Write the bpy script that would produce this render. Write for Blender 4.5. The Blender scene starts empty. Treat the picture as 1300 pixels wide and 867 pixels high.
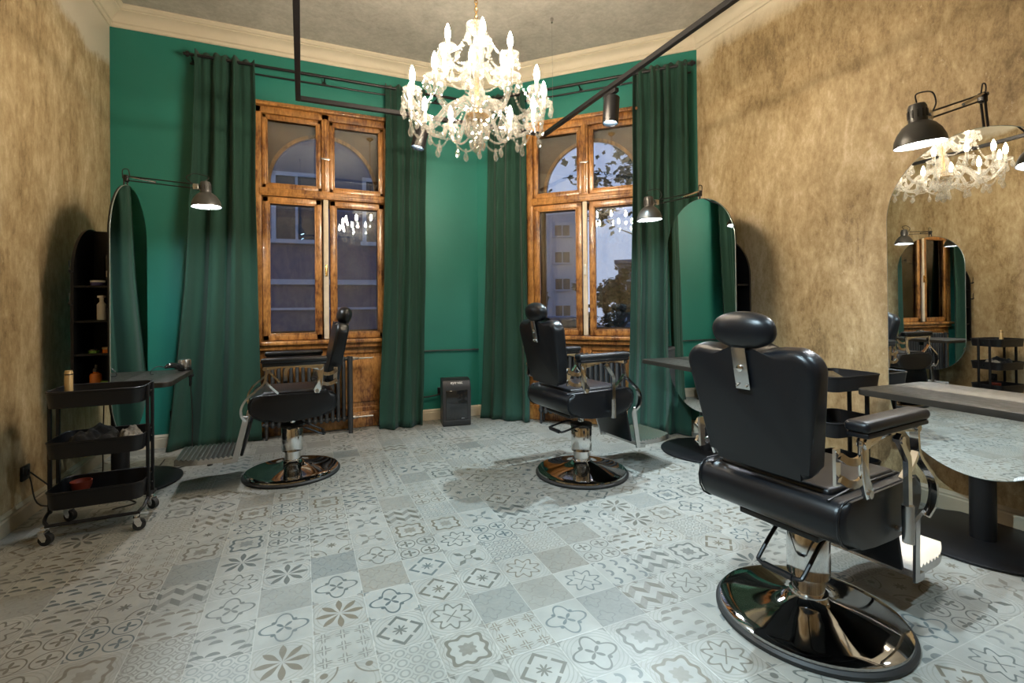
import bpy, bmesh, math, random
from mathutils import Vector, Matrix, noise
random.seed(7)
PI = math.pi
S = bpy.context.scene
COL = S.collection
V = Vector

# ------------------------------------------------------------------ materials
def new_mat(name):
    m = bpy.data.materials.new(name); m.use_nodes = True
    nt = m.node_tree; nt.nodes.clear()
    out = nt.nodes.new('ShaderNodeOutputMaterial')
    return m, nt, out

def pbr(name, col, rough=.5, metal=0., bump=0., bscale=200., var=0., vscale=8., coat=0., sheen=0., spec=.5, rvar=0.):
    m, nt, out = new_mat(name)
    N = nt.nodes; L = nt.links
    b = N.new('ShaderNodeBsdfPrincipled'); L.new(b.outputs[0], out.inputs[0])
    b.inputs['Base Color'].default_value = (*col, 1)
    b.inputs['Roughness'].default_value = rough
    b.inputs['Metallic'].default_value = metal
    b.inputs['Specular IOR Level'].default_value = spec
    b.inputs['Coat Weight'].default_value = coat
    b.inputs['Sheen Weight'].default_value = sheen
    tc = N.new('ShaderNodeTexCoord')
    if var or rvar:
        n = N.new('ShaderNodeTexNoise'); n.inputs['Scale'].default_value = vscale; n.inputs['Detail'].default_value = 5
        L.new(tc.outputs['Object'], n.inputs['Vector'])
        if var:
            mx = N.new('ShaderNodeMix'); mx.data_type = 'RGBA'
            mx.inputs[6].default_value = (*[c*(1-var) for c in col], 1)
            mx.inputs[7].default_value = (*[min(1, c*(1+var)) for c in col], 1)
            L.new(n.outputs[0], mx.inputs[0]); L.new(mx.outputs[2], b.inputs['Base Color'])
        if rvar:
            mr = N.new('ShaderNodeMapRange'); mr.inputs[1].default_value = .3; mr.inputs[2].default_value = .7
            mr.inputs[3].default_value = max(.02, rough-rvar); mr.inputs[4].default_value = rough+rvar
            L.new(n.outputs[0], mr.inputs[0]); L.new(mr.outputs[0], b.inputs['Roughness'])
    if bump:
        n2 = N.new('ShaderNodeTexNoise'); n2.inputs['Scale'].default_value = bscale; n2.inputs['Detail'].default_value = 3
        L.new(tc.outputs['Object'], n2.inputs['Vector'])
        bp = N.new('ShaderNodeBump'); bp.inputs['Strength'].default_value = bump; bp.inputs['Distance'].default_value = .002
        L.new(n2.outputs[0], bp.inputs['Height']); L.new(bp.outputs[0], b.inputs['Normal'])
    return m

def emis(name, col, s):
    m, nt, out = new_mat(name)
    e = nt.nodes.new('ShaderNodeEmission'); e.inputs[0].default_value = (*col, 1); e.inputs[1].default_value = s
    nt.links.new(e.outputs[0], out.inputs[0]); return m

# expression -> node compiler for the patterned floor
class X:
    nt = None
    def __init__(s, v): s.v = v
    @staticmethod
    def op(o, *a, clamp=False):
        n = X.nt.nodes.new('ShaderNodeMath'); n.operation = o; n.use_clamp = clamp
        for i, q in enumerate(a):
            q = q.v if isinstance(q, X) else q
            if isinstance(q, (int, float)): n.inputs[i].default_value = q
            else: X.nt.links.new(q, n.inputs[i])
        return X(n.outputs[0])
    def __add__(s, o): return X.op('ADD', s, o)
    __radd__ = __add__
    def __sub__(s, o): return X.op('SUBTRACT', s, o)
    def __rsub__(s, o): return X.op('SUBTRACT', o, s)
    def __mul__(s, o): return X.op('MULTIPLY', s, o)
    __rmul__ = __mul__
    def __truediv__(s, o): return X.op('DIVIDE', s, o)
def xa(a): return X.op('ABSOLUTE', a)
def fl(a): return X.op('FLOOR', a)
def fr(a): return X.op('FRACT', a)
def cosx(a): return X.op('COSINE', a)
def sinx(a): return X.op('SINE', a)
def mx_(a, b): return X.op('MAXIMUM', a, b)
def mn_(a, b): return X.op('MINIMUM', a, b)
def lt(a, b): return X.op('LESS_THAN', a, b)
def gt(a, b): return X.op('GREATER_THAN', a, b)
def hyp(a, b): return X.op('SQRT', a*a + b*b)
def line(d, w): return X.op('MULTIPLY', (w - xa(d)), 1/.012, clamp=True)      # soft-edged line
def fill(d): return X.op('MULTIPLY', d, 1/.012, clamp=True)                   # soft-edged area, d > 0 inside

def floor_mat():
    m, nt, out = new_mat('patterned_tiles'); X.nt = nt
    N = nt.nodes; L = nt.links
    tc = N.new('ShaderNodeTexCoord'); sp = N.new('ShaderNodeSeparateXYZ'); L.new(tc.outputs['Object'], sp.inputs[0])
    x = (X(sp.outputs[0]) - .031)/.2; y = (X(sp.outputs[1]) - .143)/.2
    ix, iy = fl(x), fl(y)
    u = fr(x) - .5; v = fr(y) - .5
    cb = N.new('ShaderNodeCombineXYZ'); L.new(ix.v, cb.inputs[0]); L.new(iy.v, cb.inputs[1]); cb.inputs[2].default_value = 3.7
    wn = N.new('ShaderNodeTexWhiteNoise'); wn.noise_dimensions = '3D'; L.new(cb.outputs[0], wn.inputs['Vector'])
    sc = N.new('ShaderNodeSeparateColor'); L.new(wn.outputs['Color'], sc.inputs[0])
    r1, r2, r3 = X(sc.outputs[0]), X(sc.outputs[1]), X(sc.outputs[2])
    ax, ay = xa(u), xa(v); r = hyp(u, v); th = X.op('ARCTAN2', v, u)
    def cell(n):
        a = fr(u*n + (.5 if n % 2 else 0)) - .5; b = fr(v*n + (.5 if n % 2 else 0)) - .5
        return a, b, hyp(a, b), X.op('ARCTAN2', b, a)
    c8 = cosx(th*8); c4 = cosx(th*4)
    a2, b2, R2, T2 = cell(2); a3, b3, R3, T3 = cell(3); a4, b4, R4, T4 = cell(4)
    P = []
    # 0 thick eight-lobed flower outline with a cross
    P.append(mx_(line(r - (c8*.07 + .32), .032), mx_(line(u - v, .022), line(u + v, .022))*lt(r, .2)))
    # 1 cloud-edged medallion
    sq = X.op('POWER', X.op('POWER', ax, 4.) + X.op('POWER', ay, 4.), .25)
    P.append(mx_(line(sq - (c8*.03 + .33), .04), fill(.15 + c8*.02 - sq)*.55) + line(sq - (c8*.03 + .43), .012)*.5)
    # 2 eight-pointed star of diamonds
    w = fr(th*(8/(2*PI)) + .5) - .5
    P.append(fill(sinx(r*(PI/.46))*.30 - xa(w))*lt(r, .46))
    # 3 tumbling cubes
    tri = xa(fr(u*2.5) - .5)*1.0
    P.append(gt(fr(v*2.5 + tri), .5)*(.45 + .55*gt(fr(u*2.5), .5)))
    # 4 nine quatrefoils cut by a cross
    P.append(fill(.30 + cosx(T3*4)*.13 - R3)*gt(mn_(xa(a3), xa(b3)), .05)*.8)
    # 5 plain worn grey
    P.append(X.op('ADD', r*0, .38)+line(R2-(.30+cosx(T2*4)*.08),.03)*.22)
    # 6 four linked rings with small crosses
    P.append(mx_(line(R2 - .44, .03), fill(.17 + cosx(T2*4)*.14 - R2)))
    # 7 diamond frame with star
    s = ax + ay
    P.append(mx_(fill(.05 - xa(s - .40))*gt(xa(ax - ay), .05), fill(.10 + c8*.05 - r))*.9)
    # 8 corner arcs with buds
    rc = hyp(.5 - ax, .5 - ay)
    P.append(mx_(line(rc - .36, .02), mx_(fill(.10 + c8*.035 - r), fill(.07 - hyp(ax - .36, ay - .36)))))
    # 9 lace
    P.append(mx_(line(R4 - .3, .07), line(R4 - .55, .05))*.5)
    # 10 fish scales
    sx = fr(u*4 + fl(v*6)*.5) - .5; sy = fr(v*6)
    P.append(fill(.48 - hyp(sx, sy*.8))*gt(fr(fl(u*4 + fl(v*6)*.5)*.37 + fl(v*6)*.23), .42)*.8)
    # 11 scroll quatrefoil with petals
    P.append(mx_(line(r - (c4*.09 + .33), .028), mx_(fill((cosx(th*4 + PI))*.11 + .08 - r), fill(.045 - hyp(ax - .19, ay - .19)))))
    # 12 diagonal petals
    d1 = (u + v)*.7071; d2 = (u - v)*.7071
    pt = mx_(fill(.08 - xa(d1) - xa(xa(d2) - .27)*.45), fill(.08 - xa(d2) - xa(xa(d1) - .27)*.45))
    P.append(mx_(pt, line(r - .09, .02))*.8)
    # 13 little half moons
    P.append((line(R3 - .3, .1)*gt(a3, 0.)*.6))
    n = len(P); idx = fl(r1*n)
    acc = None
    for k, p in enumerate(P):
        t = p*lt(xa(idx - k), .5)
        acc = t if acc is None else acc + t
    cm = fill(.10 + cosx(X.op('ARCTAN2', .5 - ay, .5 - ax)*4)*.035 - rc)*.55
    acc = mx_(acc, cm*gt(r2, .45)); acc = mx_(acc, mx_(line(mx_(ax, ay) - .47, .010), fill(fr(r*14.) - .72)*gt(r, .38))*.28*gt(r3, .4))
    # fading and wear
    nz = N.new('ShaderNodeTexNoise'); nz.inputs['Scale'].default_value = 9; nz.inputs['Detail'].default_value = 6; L.new(tc.outputs['Object'], nz.inputs['Vector'])
    nf = N.new('ShaderNodeTexNoise'); nf.inputs['Scale'].default_value = 70; nf.inputs['Detail'].default_value = 4; L.new(tc.outputs['Object'], nf.inputs['Vector'])
    wear = X.op('MULTIPLY', X(nz.outputs[0])*1.2 + X(nf.outputs[0])*.8 - .35, 1., clamp=True)
    amt = X.op('MULTIPLY', acc, (r2*.45 + .85)*(wear*.7 + .6), clamp=True)
    def mixc(f, a, b):
        q = N.new('ShaderNodeMix'); q.data_type = 'RGBA'
        for i, c in ((0, f), (6, a), (7, b)):
            if isinstance(c, X): L.new(c.v, q.inputs[i])
            elif isinstance(c, tuple): q.inputs[i].default_value = (*c, 1)
            elif isinstance(c, (int, float)): q.inputs[i].default_value = c
            else: L.new(c, q.inputs[i])
        return q.outputs[2]
    ink = mixc(r3, (.055, .078, .085), (.125, .103, .072))
    base = mixc(X(nz.outputs[0]), (.18, .18, .162), (.34, .335, .30))
    c = mixc(amt*.95, base, ink)
    grout = X.op('MULTIPLY', (mx_(ax, ay) - .487), 80., clamp=True)
    c = mixc(grout*.45, c, (.42, .41, .37))
    b = N.new('ShaderNodeBsdfPrincipled'); L.new(c, b.inputs['Base Color'])
    ro = X(nf.outputs[0])*.25 + .28
    L.new(ro.v, b.inputs['Roughness'])
    bp = N.new('ShaderNodeBump'); bp.inputs['Strength'].default_value = .25; bp.inputs['Distance'].default_value = .002
    h = X(nf.outputs[0])*.5 + X(nz.outputs[0]) - grout*.8
    L.new(h.v, bp.inputs['Height']); L.new(bp.outputs[0], b.inputs['Normal'])
    L.new(b.outputs[0], out.inputs[0])
    return m

def plaster_mat(name, dark, mid, light, pale, topfade=None, z0=3.42, k=6.):
    m, nt, out = new_mat(name); X.nt = nt
    N = nt.nodes; L = nt.links
    tc = N.new('ShaderNodeTexCoord')
    def noi(scale, st=(1, 1, 1), det=8, rough=.6, dist=0., off=0):
        mp = N.new('ShaderNodeMapping'); mp.inputs['Scale'].default_value = st; mp.inputs['Location'].default_value = (off, off*.7, off*.3)
        L.new(tc.outputs['Object'], mp.inputs['Vector'])
        n = N.new('ShaderNodeTexNoise'); n.inputs['Scale'].default_value = scale; n.inputs['Detail'].default_value = det
        n.inputs['Roughness'].default_value = rough; n.inputs['Distortion'].default_value = dist
        L.new(mp.outputs[0], n.inputs['Vector']); return X(n.outputs[0])
    big = noi(1.3, (1, 1, .8), 6, .6, .6)
    streak = noi(5.5, (1, 1, .38), 10, .72, 1.2, 3.1)
    fine = noi(26., (1, 1, .5), 10, .78, 0, 5.)
    v = X.op('ADD', big*.40 + streak*.30, fine*.34 - .02)
    cr = N.new('ShaderNodeValToRGB'); e = cr.color_ramp.elements
    e[0].position = .385; e[0].color = (*dark, 1); e[1].position = .46; e[1].color = (*mid, 1)
    q = e.new(.535); q.color = (*light, 1); q = e.new(.62); q.color = (*pale, 1)
    L.new(v.v, cr.inputs[0])
    colo = cr.outputs[0]
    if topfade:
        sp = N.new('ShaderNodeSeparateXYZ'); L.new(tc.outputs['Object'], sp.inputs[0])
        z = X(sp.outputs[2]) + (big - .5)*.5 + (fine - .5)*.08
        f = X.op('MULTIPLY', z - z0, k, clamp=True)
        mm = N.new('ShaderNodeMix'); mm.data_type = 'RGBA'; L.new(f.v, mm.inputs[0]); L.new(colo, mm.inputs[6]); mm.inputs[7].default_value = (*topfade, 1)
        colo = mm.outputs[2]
    # small pale chips where old paint is left
    chips = X.op('MULTIPLY', noi(30., (1, 1, .6), 8, .8, 0, 9.) - .60, 14., clamp=True)
    mm = N.new('ShaderNodeMix'); mm.data_type = 'RGBA'; L.new((chips*.6).v, mm.inputs[0]); L.new(colo, mm.inputs[6]); mm.inputs[7].default_value = (*pale, 1)
    b = N.new('ShaderNodeBsdfPrincipled'); L.new(mm.outputs[2], b.inputs['Base Color'])
    b.inputs['Roughness'].default_value = .62
    bp = N.new('ShaderNodeBump'); bp.inputs['Strength'].default_value = .6; bp.inputs['Distance'].default_value = .006
    L.new(v.v, bp.inputs['Height']); L.new(bp.outputs[0], b.inputs['Normal'])
    L.new(b.outputs[0], out.inputs[0]); return m

def wood_mat():
    m, nt, out = new_mat('old_varnished_wood'); X.nt = nt
    N = nt.nodes; L = nt.links
    tc = N.new('ShaderNodeTexCoord')
    def noi(scale, st, off=0., det=6):
        mp = N.new('ShaderNodeMapping'); mp.inputs['Scale'].default_value = st; mp.inputs['Location'].default_value = (off, off, off)
        L.new(tc.outputs['Object'], mp.inputs['Vector'])
        n = N.new('ShaderNodeTexNoise'); n.inputs['Scale'].default_value = scale; n.inputs['Detail'].default_value = det; n.inputs['Roughness'].default_value = .65
        L.new(mp.outputs[0], n.inputs['Vector']); return X(n.outputs[0])
    gz = noi(18., (1, 1, .12)); patch = noi(3.2, (1, 1, 1), 4.); fine = noi(60., (1, 1, .3), 2.)
    v = gz*.24 + patch*.48 + fine*.33
    cr = N.new('ShaderNodeValToRGB'); e = cr.color_ramp.elements
    e[0].position = .37; e[0].color = (.020, .008, .003, 1); e[1].position = .66; e[1].color = (.62, .30, .09, 1)
    q = e.new(.455); q.color = (.15, .052, .012, 1); q = e.new(.53); q.color = (.36, .165, .042, 1)
    L.new(v.v, cr.inputs[0])
    b = N.new('ShaderNodeBsdfPrincipled'); L.new(cr.outputs[0], b.inputs['Base Color']); b.inputs['Roughness'].default_value = .35
    b.inputs['Coat Weight'].default_value = .3
    bp = N.new('ShaderNodeBump'); bp.inputs['Strength'].default_value = .4; bp.inputs['Distance'].default_value = .002
    L.new(v.v, bp.inputs['Height']); L.new(bp.outputs[0], b.inputs['Normal'])
    L.new(b.outputs[0], out.inputs[0]); return m

def glass_mat(name, gain=1.0, tint=(1, 1, 1), rough=0.0, ior=1.5, base=0.):
    m, nt, out = new_mat(name); N = nt.nodes; L = nt.links
    t = N.new('ShaderNodeBsdfTransparent'); t.inputs[0].default_value = (*tint, 1)
    g = N.new('ShaderNodeBsdfGlossy'); g.inputs['Roughness'].default_value = rough
    f = N.new('ShaderNodeFresnel'); f.inputs[0].default_value = ior
    X.nt = nt
    k = X.op('ADD', X(f.outputs[0])*gain, base, clamp=True)
    mx = N.new('ShaderNodeMixShader'); L.new(k.v, mx.inputs[0]); L.new(t.outputs[0], mx.inputs[1]); L.new(g.outputs[0], mx.inputs[2])
    L.new(mx.outputs[0], out.inputs[0]); return m

def crystal_mat():
    m, nt, out = new_mat('cut_crystal'); N = nt.nodes; L = nt.links
    t = N.new('ShaderNodeBsdfTransparent'); t.inputs[0].default_value = (.90, .90, .885, 1)
    g = N.new('ShaderNodeBsdfGlossy'); g.inputs['Roughness'].default_value = .06
    tr = N.new('ShaderNodeBsdfTranslucent'); tr.inputs[0].default_value = (.95, .93, .88, 1)
    df = N.new('ShaderNodeBsdfDiffuse'); df.inputs[0].default_value = (.95, .93, .88, 1)
    a1 = N.new('ShaderNodeMixShader'); a1.inputs[0].default_value = .5; L.new(tr.outputs[0], a1.inputs[1]); L.new(df.outputs[0], a1.inputs[2])
    lw = N.new('ShaderNodeLayerWeight'); lw.inputs[0].default_value = .45
    X.nt = nt
    k = X.op('ADD', X(lw.outputs['Facing'])*.55, .06, clamp=True)
    a2 = N.new('ShaderNodeMixShader'); L.new(k.v, a2.inputs[0]); L.new(t.outputs[0], a2.inputs[1]); L.new(g.outputs[0], a2.inputs[2])
    a3 = N.new('ShaderNodeMixShader'); a3.inputs[0].default_value = .055; L.new(a2.outputs[0], a3.inputs[1]); L.new(a1.outputs[0], a3.inputs[2])
    L.new(a3.outputs[0], out.inputs[0]); return m

M = {}
M['floor'] = floor_mat()
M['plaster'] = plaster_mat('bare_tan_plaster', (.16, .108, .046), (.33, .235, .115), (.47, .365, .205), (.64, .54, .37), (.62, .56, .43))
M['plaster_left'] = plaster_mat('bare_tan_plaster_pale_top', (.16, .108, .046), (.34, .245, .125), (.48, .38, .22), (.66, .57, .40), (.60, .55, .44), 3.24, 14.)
M['ceil'] = plaster_mat('grey_ceiling_plaster', (.30, .29, .255), (.38, .365, .325), (.45, .435, .39), (.56, .54, .49))
M['cornice'] = pbr('cream_moulding', (.62, .56, .43), .55, bump=.2, bscale=40, var=.06)
M['base'] = pbr('beige_baseboard', (.36, .31, .22), .5, bump=.15, bscale=60, var=.15)
M['green'] = pbr('teal_green_wall_paint', (.013, .175, .138), .5, bump=.35, bscale=30, var=.18, vscale=2.2)
M['wood'] = wood_mat()
M['wood_pale'] = pbr('pale_worn_wood', (.66, .56, .42), .5, bump=.3, bscale=80, var=.3, vscale=12)
M['brown'] = pbr('brown_outer_frame', (.16, .085, .04), .6, bump=.3, bscale=60, var=.4, vscale=9)
M['pane'] = glass_mat('window_glass', 3.0, (.93, .96, .97))
M['curtain'] = pbr('dark_green_cloth', (.004, .042, .026), .85, bump=.5, bscale=700, var=.12, vscale=3, sheen=.08)
M['black'] = pbr('black_powder_coat', (.007, .007, .008), .42, bump=.15, bscale=900, spec=.3)
M['blackm'] = pbr('matt_black_metal', (.009, .009, .010), .35, spec=.4)
M['blacktop'] = pbr('black_laminate_top', (.017, .0145, .011), .42, bump=.3, bscale=300, rvar=.06, vscale=30)
M['leather'] = pbr('black_leather', (.005, .0055, .007), .33, bump=.2, bscale=420, rvar=.04, spec=.38, vscale=6)
M['chrome'] = pbr('chrome', (.74, .73, .72), .10, metal=1.)
M['darkchrome'] = pbr('polished_steel_base', (.42, .42, .42), .05, metal=1., rvar=.02, vscale=9)
M['brushed'] = pbr('brushed_aluminium', (.55, .55, .55), .27, metal=1.)
M['rubber'] = pbr('black_rubber', (.012, .012, .012), .55)
M['mirror'] = pbr('mirror_silver', (.90, .92, .91), .0, metal=1.)
M['mirror_edge'] = pbr('ground_glass_edge', (.25, .30, .28), .25, metal=.4)
M['lampshade'] = pbr('grey_enamel', (.07, .07, .068), .38, metal=.3)
M['led'] = emis('cool_lamp_glow', (.88, .94, 1.0), 190.)
M['spotled'] = emis('spot_lens_glow', (.55, .8, 1.0), 14.)
M['bulb'] = emis('candle_bulb_glow', (1.0, .83, .63), 430.)
M['crystal'] = crystal_mat()
M['gold'] = pbr('gilt_brass', (.80, .52, .18), .22, metal=1.)
M['candle'] = pbr('candle_sleeve', (.85, .82, .74), .4)
M['iron'] = pbr('dark_cast_iron', (.030, .032, .034), .42, bump=.3, bscale=80)
M['white'] = pbr('white_plastic', (.75, .74, .70), .4)
M['orange'] = pbr('orange_liquid', (.65, .17, .02), .25, coat=.5)
M['lime'] = pbr('green_label', (.22, .42, .06), .4)
M['tan'] = pbr('tan_tin', (.42, .29, .13), .35, metal=.4)
M['bluep'] = pbr('violet_blue_label', (.10, .10, .32), .4)
M['red'] = pbr('rust_red_plastic', (.20, .028, .01), .5)
M['towel'] = pbr('black_towel', (.012, .012, .013), .95, bump=1., bscale=500, sheen=.2)
M['grey'] = pbr('grey_patterned_cloth', (.22, .21, .19), .9, bump=1., bscale=300, var=.7, vscale=70)
M['smoke'] = pbr('dark_glossy_plastic', (.010, .011, .012), .12, coat=.6)
M['shell'] = pbr('black_speckled_plastic', (.02, .02, .021), .45, bump=.3, bscale=900)
M['letter'] = pbr('white_print', (.85, .84, .80), .5)
M['facade'] = pbr('grey_rendered_facade', (.30, .31, .34), .9, bump=.4, bscale=4, var=.25, vscale=.8)
M['facade2'] = pbr('blue_grey_rendered_facade', (.12, .145, .20), .9, bump=.4, bscale=4, var=.25, vscale=.8)
M['facade4'] = pbr('dark_blue_grey_facade', (.075, .09, .15), .9, bump=.4, bscale=4, var=.3, vscale=.8)
M['facade3'] = pbr('pale_rendered_facade', (.42, .45, .50), .9, var=.15, vscale=.6)
M['fwin'] = pbr('dark_house_window', (.02, .025, .035), .15)
M['shutter'] = pbr('pale_window_frame', (.35, .40, .48), .6)
M['asphalt'] = pbr('asphalt', (.07, .075, .085), .8, bump=.5, bscale=30)
M['leaf'] = pbr('dark_leaves', (.02, .035, .018), .8)
M['bark'] = pbr('bark', (.04, .03, .022), .9, bump=.6, bscale=30)
M['car'] = pbr('car_paint', (.10, .20, .36), .25, coat=.6)
M['carglass'] = pbr('car_glass', (.03, .05, .08), .08)
M['shoplight'] = emis('warm_shop_light', (1.0, .66, .32), .6)
M['shopdot'] = emis('warm_lamp_dot', (1.0, .75, .45), 4.)

# ------------------------------------------------------------------ mesh builders
def link(name, me, mat, parent=None, loc=(0, 0, 0)):
    o = bpy.data.objects.new(name, me); COL.objects.link(o)
    if mat: me.materials.append(M[mat] if isinstance(mat, str) else mat)
    o.parent = parent; o.location = loc
    return o

class MB:
    def __init__(s): s.b = bmesh.new()
    def box(s, c, d, r=0., seg=3, rot=None):
        q = bmesh.ops.create_cube(s.b, size=1.)['verts']
        for w in q: w.co = V((w.co.x*d[0], w.co.y*d[1], w.co.z*d[2]))
        if r > 0:
            es = list({e for w in q for e in w.link_edges})
            g = bmesh.ops.bevel(s.b, geom=es, offset=min(r, min(d)*.499), segments=seg, profile=.5, affect='EDGES', clamp_overlap=True)
            q = list({w for f in g['faces'] for w in f.verts} | {w for w in q if w.is_valid})
        for w in q:
            if rot is not None: w.co = rot @ w.co
            w.co += V(c)
        return s
    def prism(s, pts, a, b, axis='y', r=0., seg=3, f=None):
        """outline pts (2D) extruded from a to b along axis"""
        def mk(p, t):
            if axis == 'y': return V((p[0], t, p[1]))
            if axis == 'x': return V((t, p[0], p[1]))
            return V((p[0], p[1], t))
        A = [s.b.verts.new(mk(p, a)) for p in pts]; B = [s.b.verts.new(mk(p, b)) for p in pts]
        n = len(pts); fa = s.b.faces.new(A); fb = s.b.faces.new(B[::-1])
        for i in range(n): s.b.faces.new((A[i], B[i], B[(i+1) % n], A[(i+1) % n]))
        vs = A + B
        if r > 0:
            es = list(fa.edges) + list(fb.edges)
            g = bmesh.ops.bevel(s.b, geom=es, offset=r, segments=seg, profile=.5, affect='EDGES', clamp_overlap=True)
            vs = list({w for q in g['faces'] for w in q.verts} | {w for w in vs if w.is_valid})
        if f:
            for w in vs: w.co = f(w.co)
        return s
    def tube(s, pts, r, n=10, closed=False, sec=None, up=None):
        """sweep a circle (or rectangle sec=(w,h)) along pts; r may be list"""
        pts = [V(p) for p in pts]; N = len(pts); rings = []
        t0 = (pts[1] - pts[0]).normalized()
        u = V(up) if up else (V((0, 0, 1)) if abs(t0.z) < .9 else V((1, 0, 0)))
        u = (u - t0*u.dot(t0)).normalized()
        for i, p in enumerate(pts):
            if closed: t = (pts[(i+1) % N] - pts[i-1]).normalized()
            elif i == 0: t = t0
            elif i == N-1: t = (pts[-1] - pts[-2]).normalized()
            else: t = ((pts[i+1] - p).normalized() + (p - pts[i-1]).normalized()).normalized()
            if up: u = V(up)
            u = u - t*u.dot(t)
            u = u.normalized() if u.length > 1e-6 else t.orthogonal().normalized()
            w = t.cross(u)
            rr = r[i] if isinstance(r, (list, tuple)) else r
            if sec:
                a, b = sec[0]/2, sec[1]/2
                ring = [p + u*x*b + w*y*a for x, y in ((1, 1), (1, -1), (-1, -1), (-1, 1))]
            else:
                ring = [p + (u*math.cos(2*PI*k/n) + w*math.sin(2*PI*k/n))*rr for k in range(n)]
            rings.append([s.b.verts.new(q) for q in ring])
        m = len(rings[0])
        for i in range(N if closed else N-1):
            A, B = rings[i], rings[(i+1) % N]
            for k in range(m): s.b.faces.new((A[k], A[(k+1) % m], B[(k+1) % m], B[k]))
        if not closed:
            s.b.faces.new(rings[0][::-1]); s.b.faces.new(rings[-1])
        return s
    def lathe(s, prof, n=32, c=(0, 0, 0), rot=None, cap=True):
        c = V(c); rings = []
        def T(p):
            return (rot @ p if rot is not None else p) + c
        for r, z in prof:
            if r < 1e-6: rings.append([s.b.verts.new(T(V((0, 0, z))))])
            else: rings.append([s.b.verts.new(T(V((r*math.cos(2*PI*k/n), r*math.sin(2*PI*k/n), z)))) for k in range(n)])
        for A, B in zip(rings, rings[1:]):
            if len(A) == 1 and len(B) == 1: continue
            for k in range(n):
                if len(A) == 1: s.b.faces.new((A[0], B[k], B[(k+1) % n]))
                elif len(B) == 1: s.b.faces.new((A[k], B[0], A[(k+1) % n]))
                else: s.b.faces.new((A[k], B[k], B[(k+1) % n], A[(k+1) % n]))
        if cap:
            if len(rings[0]) > 1: s.b.faces.new(rings[0])
            if len(rings[-1]) > 1: s.b.faces.new(rings[-1][::-1])
        return s
    def ball(s, c, r, sub=1, sc=(1, 1, 1), rot=None):
        q = bmesh.ops.create_icosphere(s.b, subdivisions=sub, radius=r)['verts']
        for w in q:
            p = V((w.co.x*sc[0], w.co.y*sc[1], w.co.z*sc[2]))
            w.co = (rot @ p if rot is not None else p) + V(c)
        return s
    def quad(s, *p):
        s.b.faces.new([s.b.verts.new(V(q)) for q in p]); return s
    def build(s, name, mat, parent=None, loc=(0, 0, 0), smooth=True, ang=35):
        bmesh.ops.recalc_face_normals(s.b, faces=s.b.faces[:])
        if smooth:
            a = math.radians(ang)
            for f in s.b.faces: f.smooth = True
            for e in s.b.edges:
                if len(e.link_faces) == 2 and e.calc_face_angle(0) > a: e.smooth = False
        me = bpy.data.meshes.new(name); s.b.to_mesh(me); s.b.free()
        return link(name, me, mat, parent, loc)

def spline(ctrl, n=8):
    """Catmull-Rom through 3D control points"""
    P = [V(p) for p in ctrl]; P = [P[0]*2 - P[1]] + P + [P[-1]*2 - P[-2]]; out = []
    for i in range(1, len(P)-2):
        for k in range(n):
            t = k/n; a, b, c, d = P[i-1], P[i], P[i+1], P[i+2]
            out.append(.5*((2*b) + (c-a)*t + (2*a-5*b+4*c-d)*t*t + (3*b-a-3*c+d)*t**3))
    out.append(P[-2]); return out

def tag(o, label=None, cat=None, group=None, kind=None):
    if label: o['label'] = label
    if cat: o['category'] = cat
    if group: o['group'] = group
    if kind: o['kind'] = kind
    return o
def empty(name, loc=(0, 0, 0), rz=0.):
    o = bpy.data.objects.new(name, None); COL.objects.link(o); o.location = loc; o.rotation_euler = (0, 0, rz)
    o.empty_display_size = .1; return o
def struct(o): o['kind'] = 'structure'; return o
def kids(o): return [c for c in bpy.data.objects if c.parent == o]
def copy_tree(o, parent=None):
    c = o.copy(); COL.objects.link(c)
    if parent: c.parent = parent
    for ch in kids(o): copy_tree(ch, c)
    return c

# ------------------------------------------------------------------ room shell
XL, XR, YB, YF, ZC, CZ = -1.49, 3.46, 5.14, -1.7, 3.79, 3.635
CX, CY2 = 1.82, 3.50            # x of the corner between back wall and angled wall; y where the angled wall meets the right wall
R2 = math.sqrt(.5)
def w2(t, off=0., z=0.): return V((CX + t*R2 - off*R2, YB - t*R2 - off*R2, z))   # along the angled wall, off = into the room
W2LEN = (XR - CX)/R2

foot = [(XL, YF), (XR, YF), (XR, CY2), (CX, YB), (XL, YB)]
struct(MB().prism([(XL-.3, YF-.3), (XR+.3, YF-.3), (XR+.3, CY2+.12), (CX+.12, YB+.3), (XL-.3, YB+.3)], -.12, 0, 'z').build('floor', 'floor', smooth=False))
struct(MB().prism([(XL-.3, YF-.3), (XR+.3, YF-.3), (XR+.3, CY2+.2), (CX+.2, YB+.3), (XL-.3, YB+.3)], ZC, ZC+.15, 'z').build('ceiling', 'ceil', smooth=False))
mb = MB().box((XL-.15, (YF+YB)/2, ZC/2), (.3, YB-YF+.0, ZC))
mb.box((XL+.015, .45, ZC/2-.04), (.03, 4.28, ZC-.1))                 # shallow pier nearer the camera
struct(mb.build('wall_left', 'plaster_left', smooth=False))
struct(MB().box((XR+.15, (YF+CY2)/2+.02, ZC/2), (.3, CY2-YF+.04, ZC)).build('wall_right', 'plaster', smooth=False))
struct(MB().box(((XL+XR)/2, YF-.15, ZC/2), (XR-XL, .3, ZC)).build('wall_front', 'plaster', smooth=False))
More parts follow.
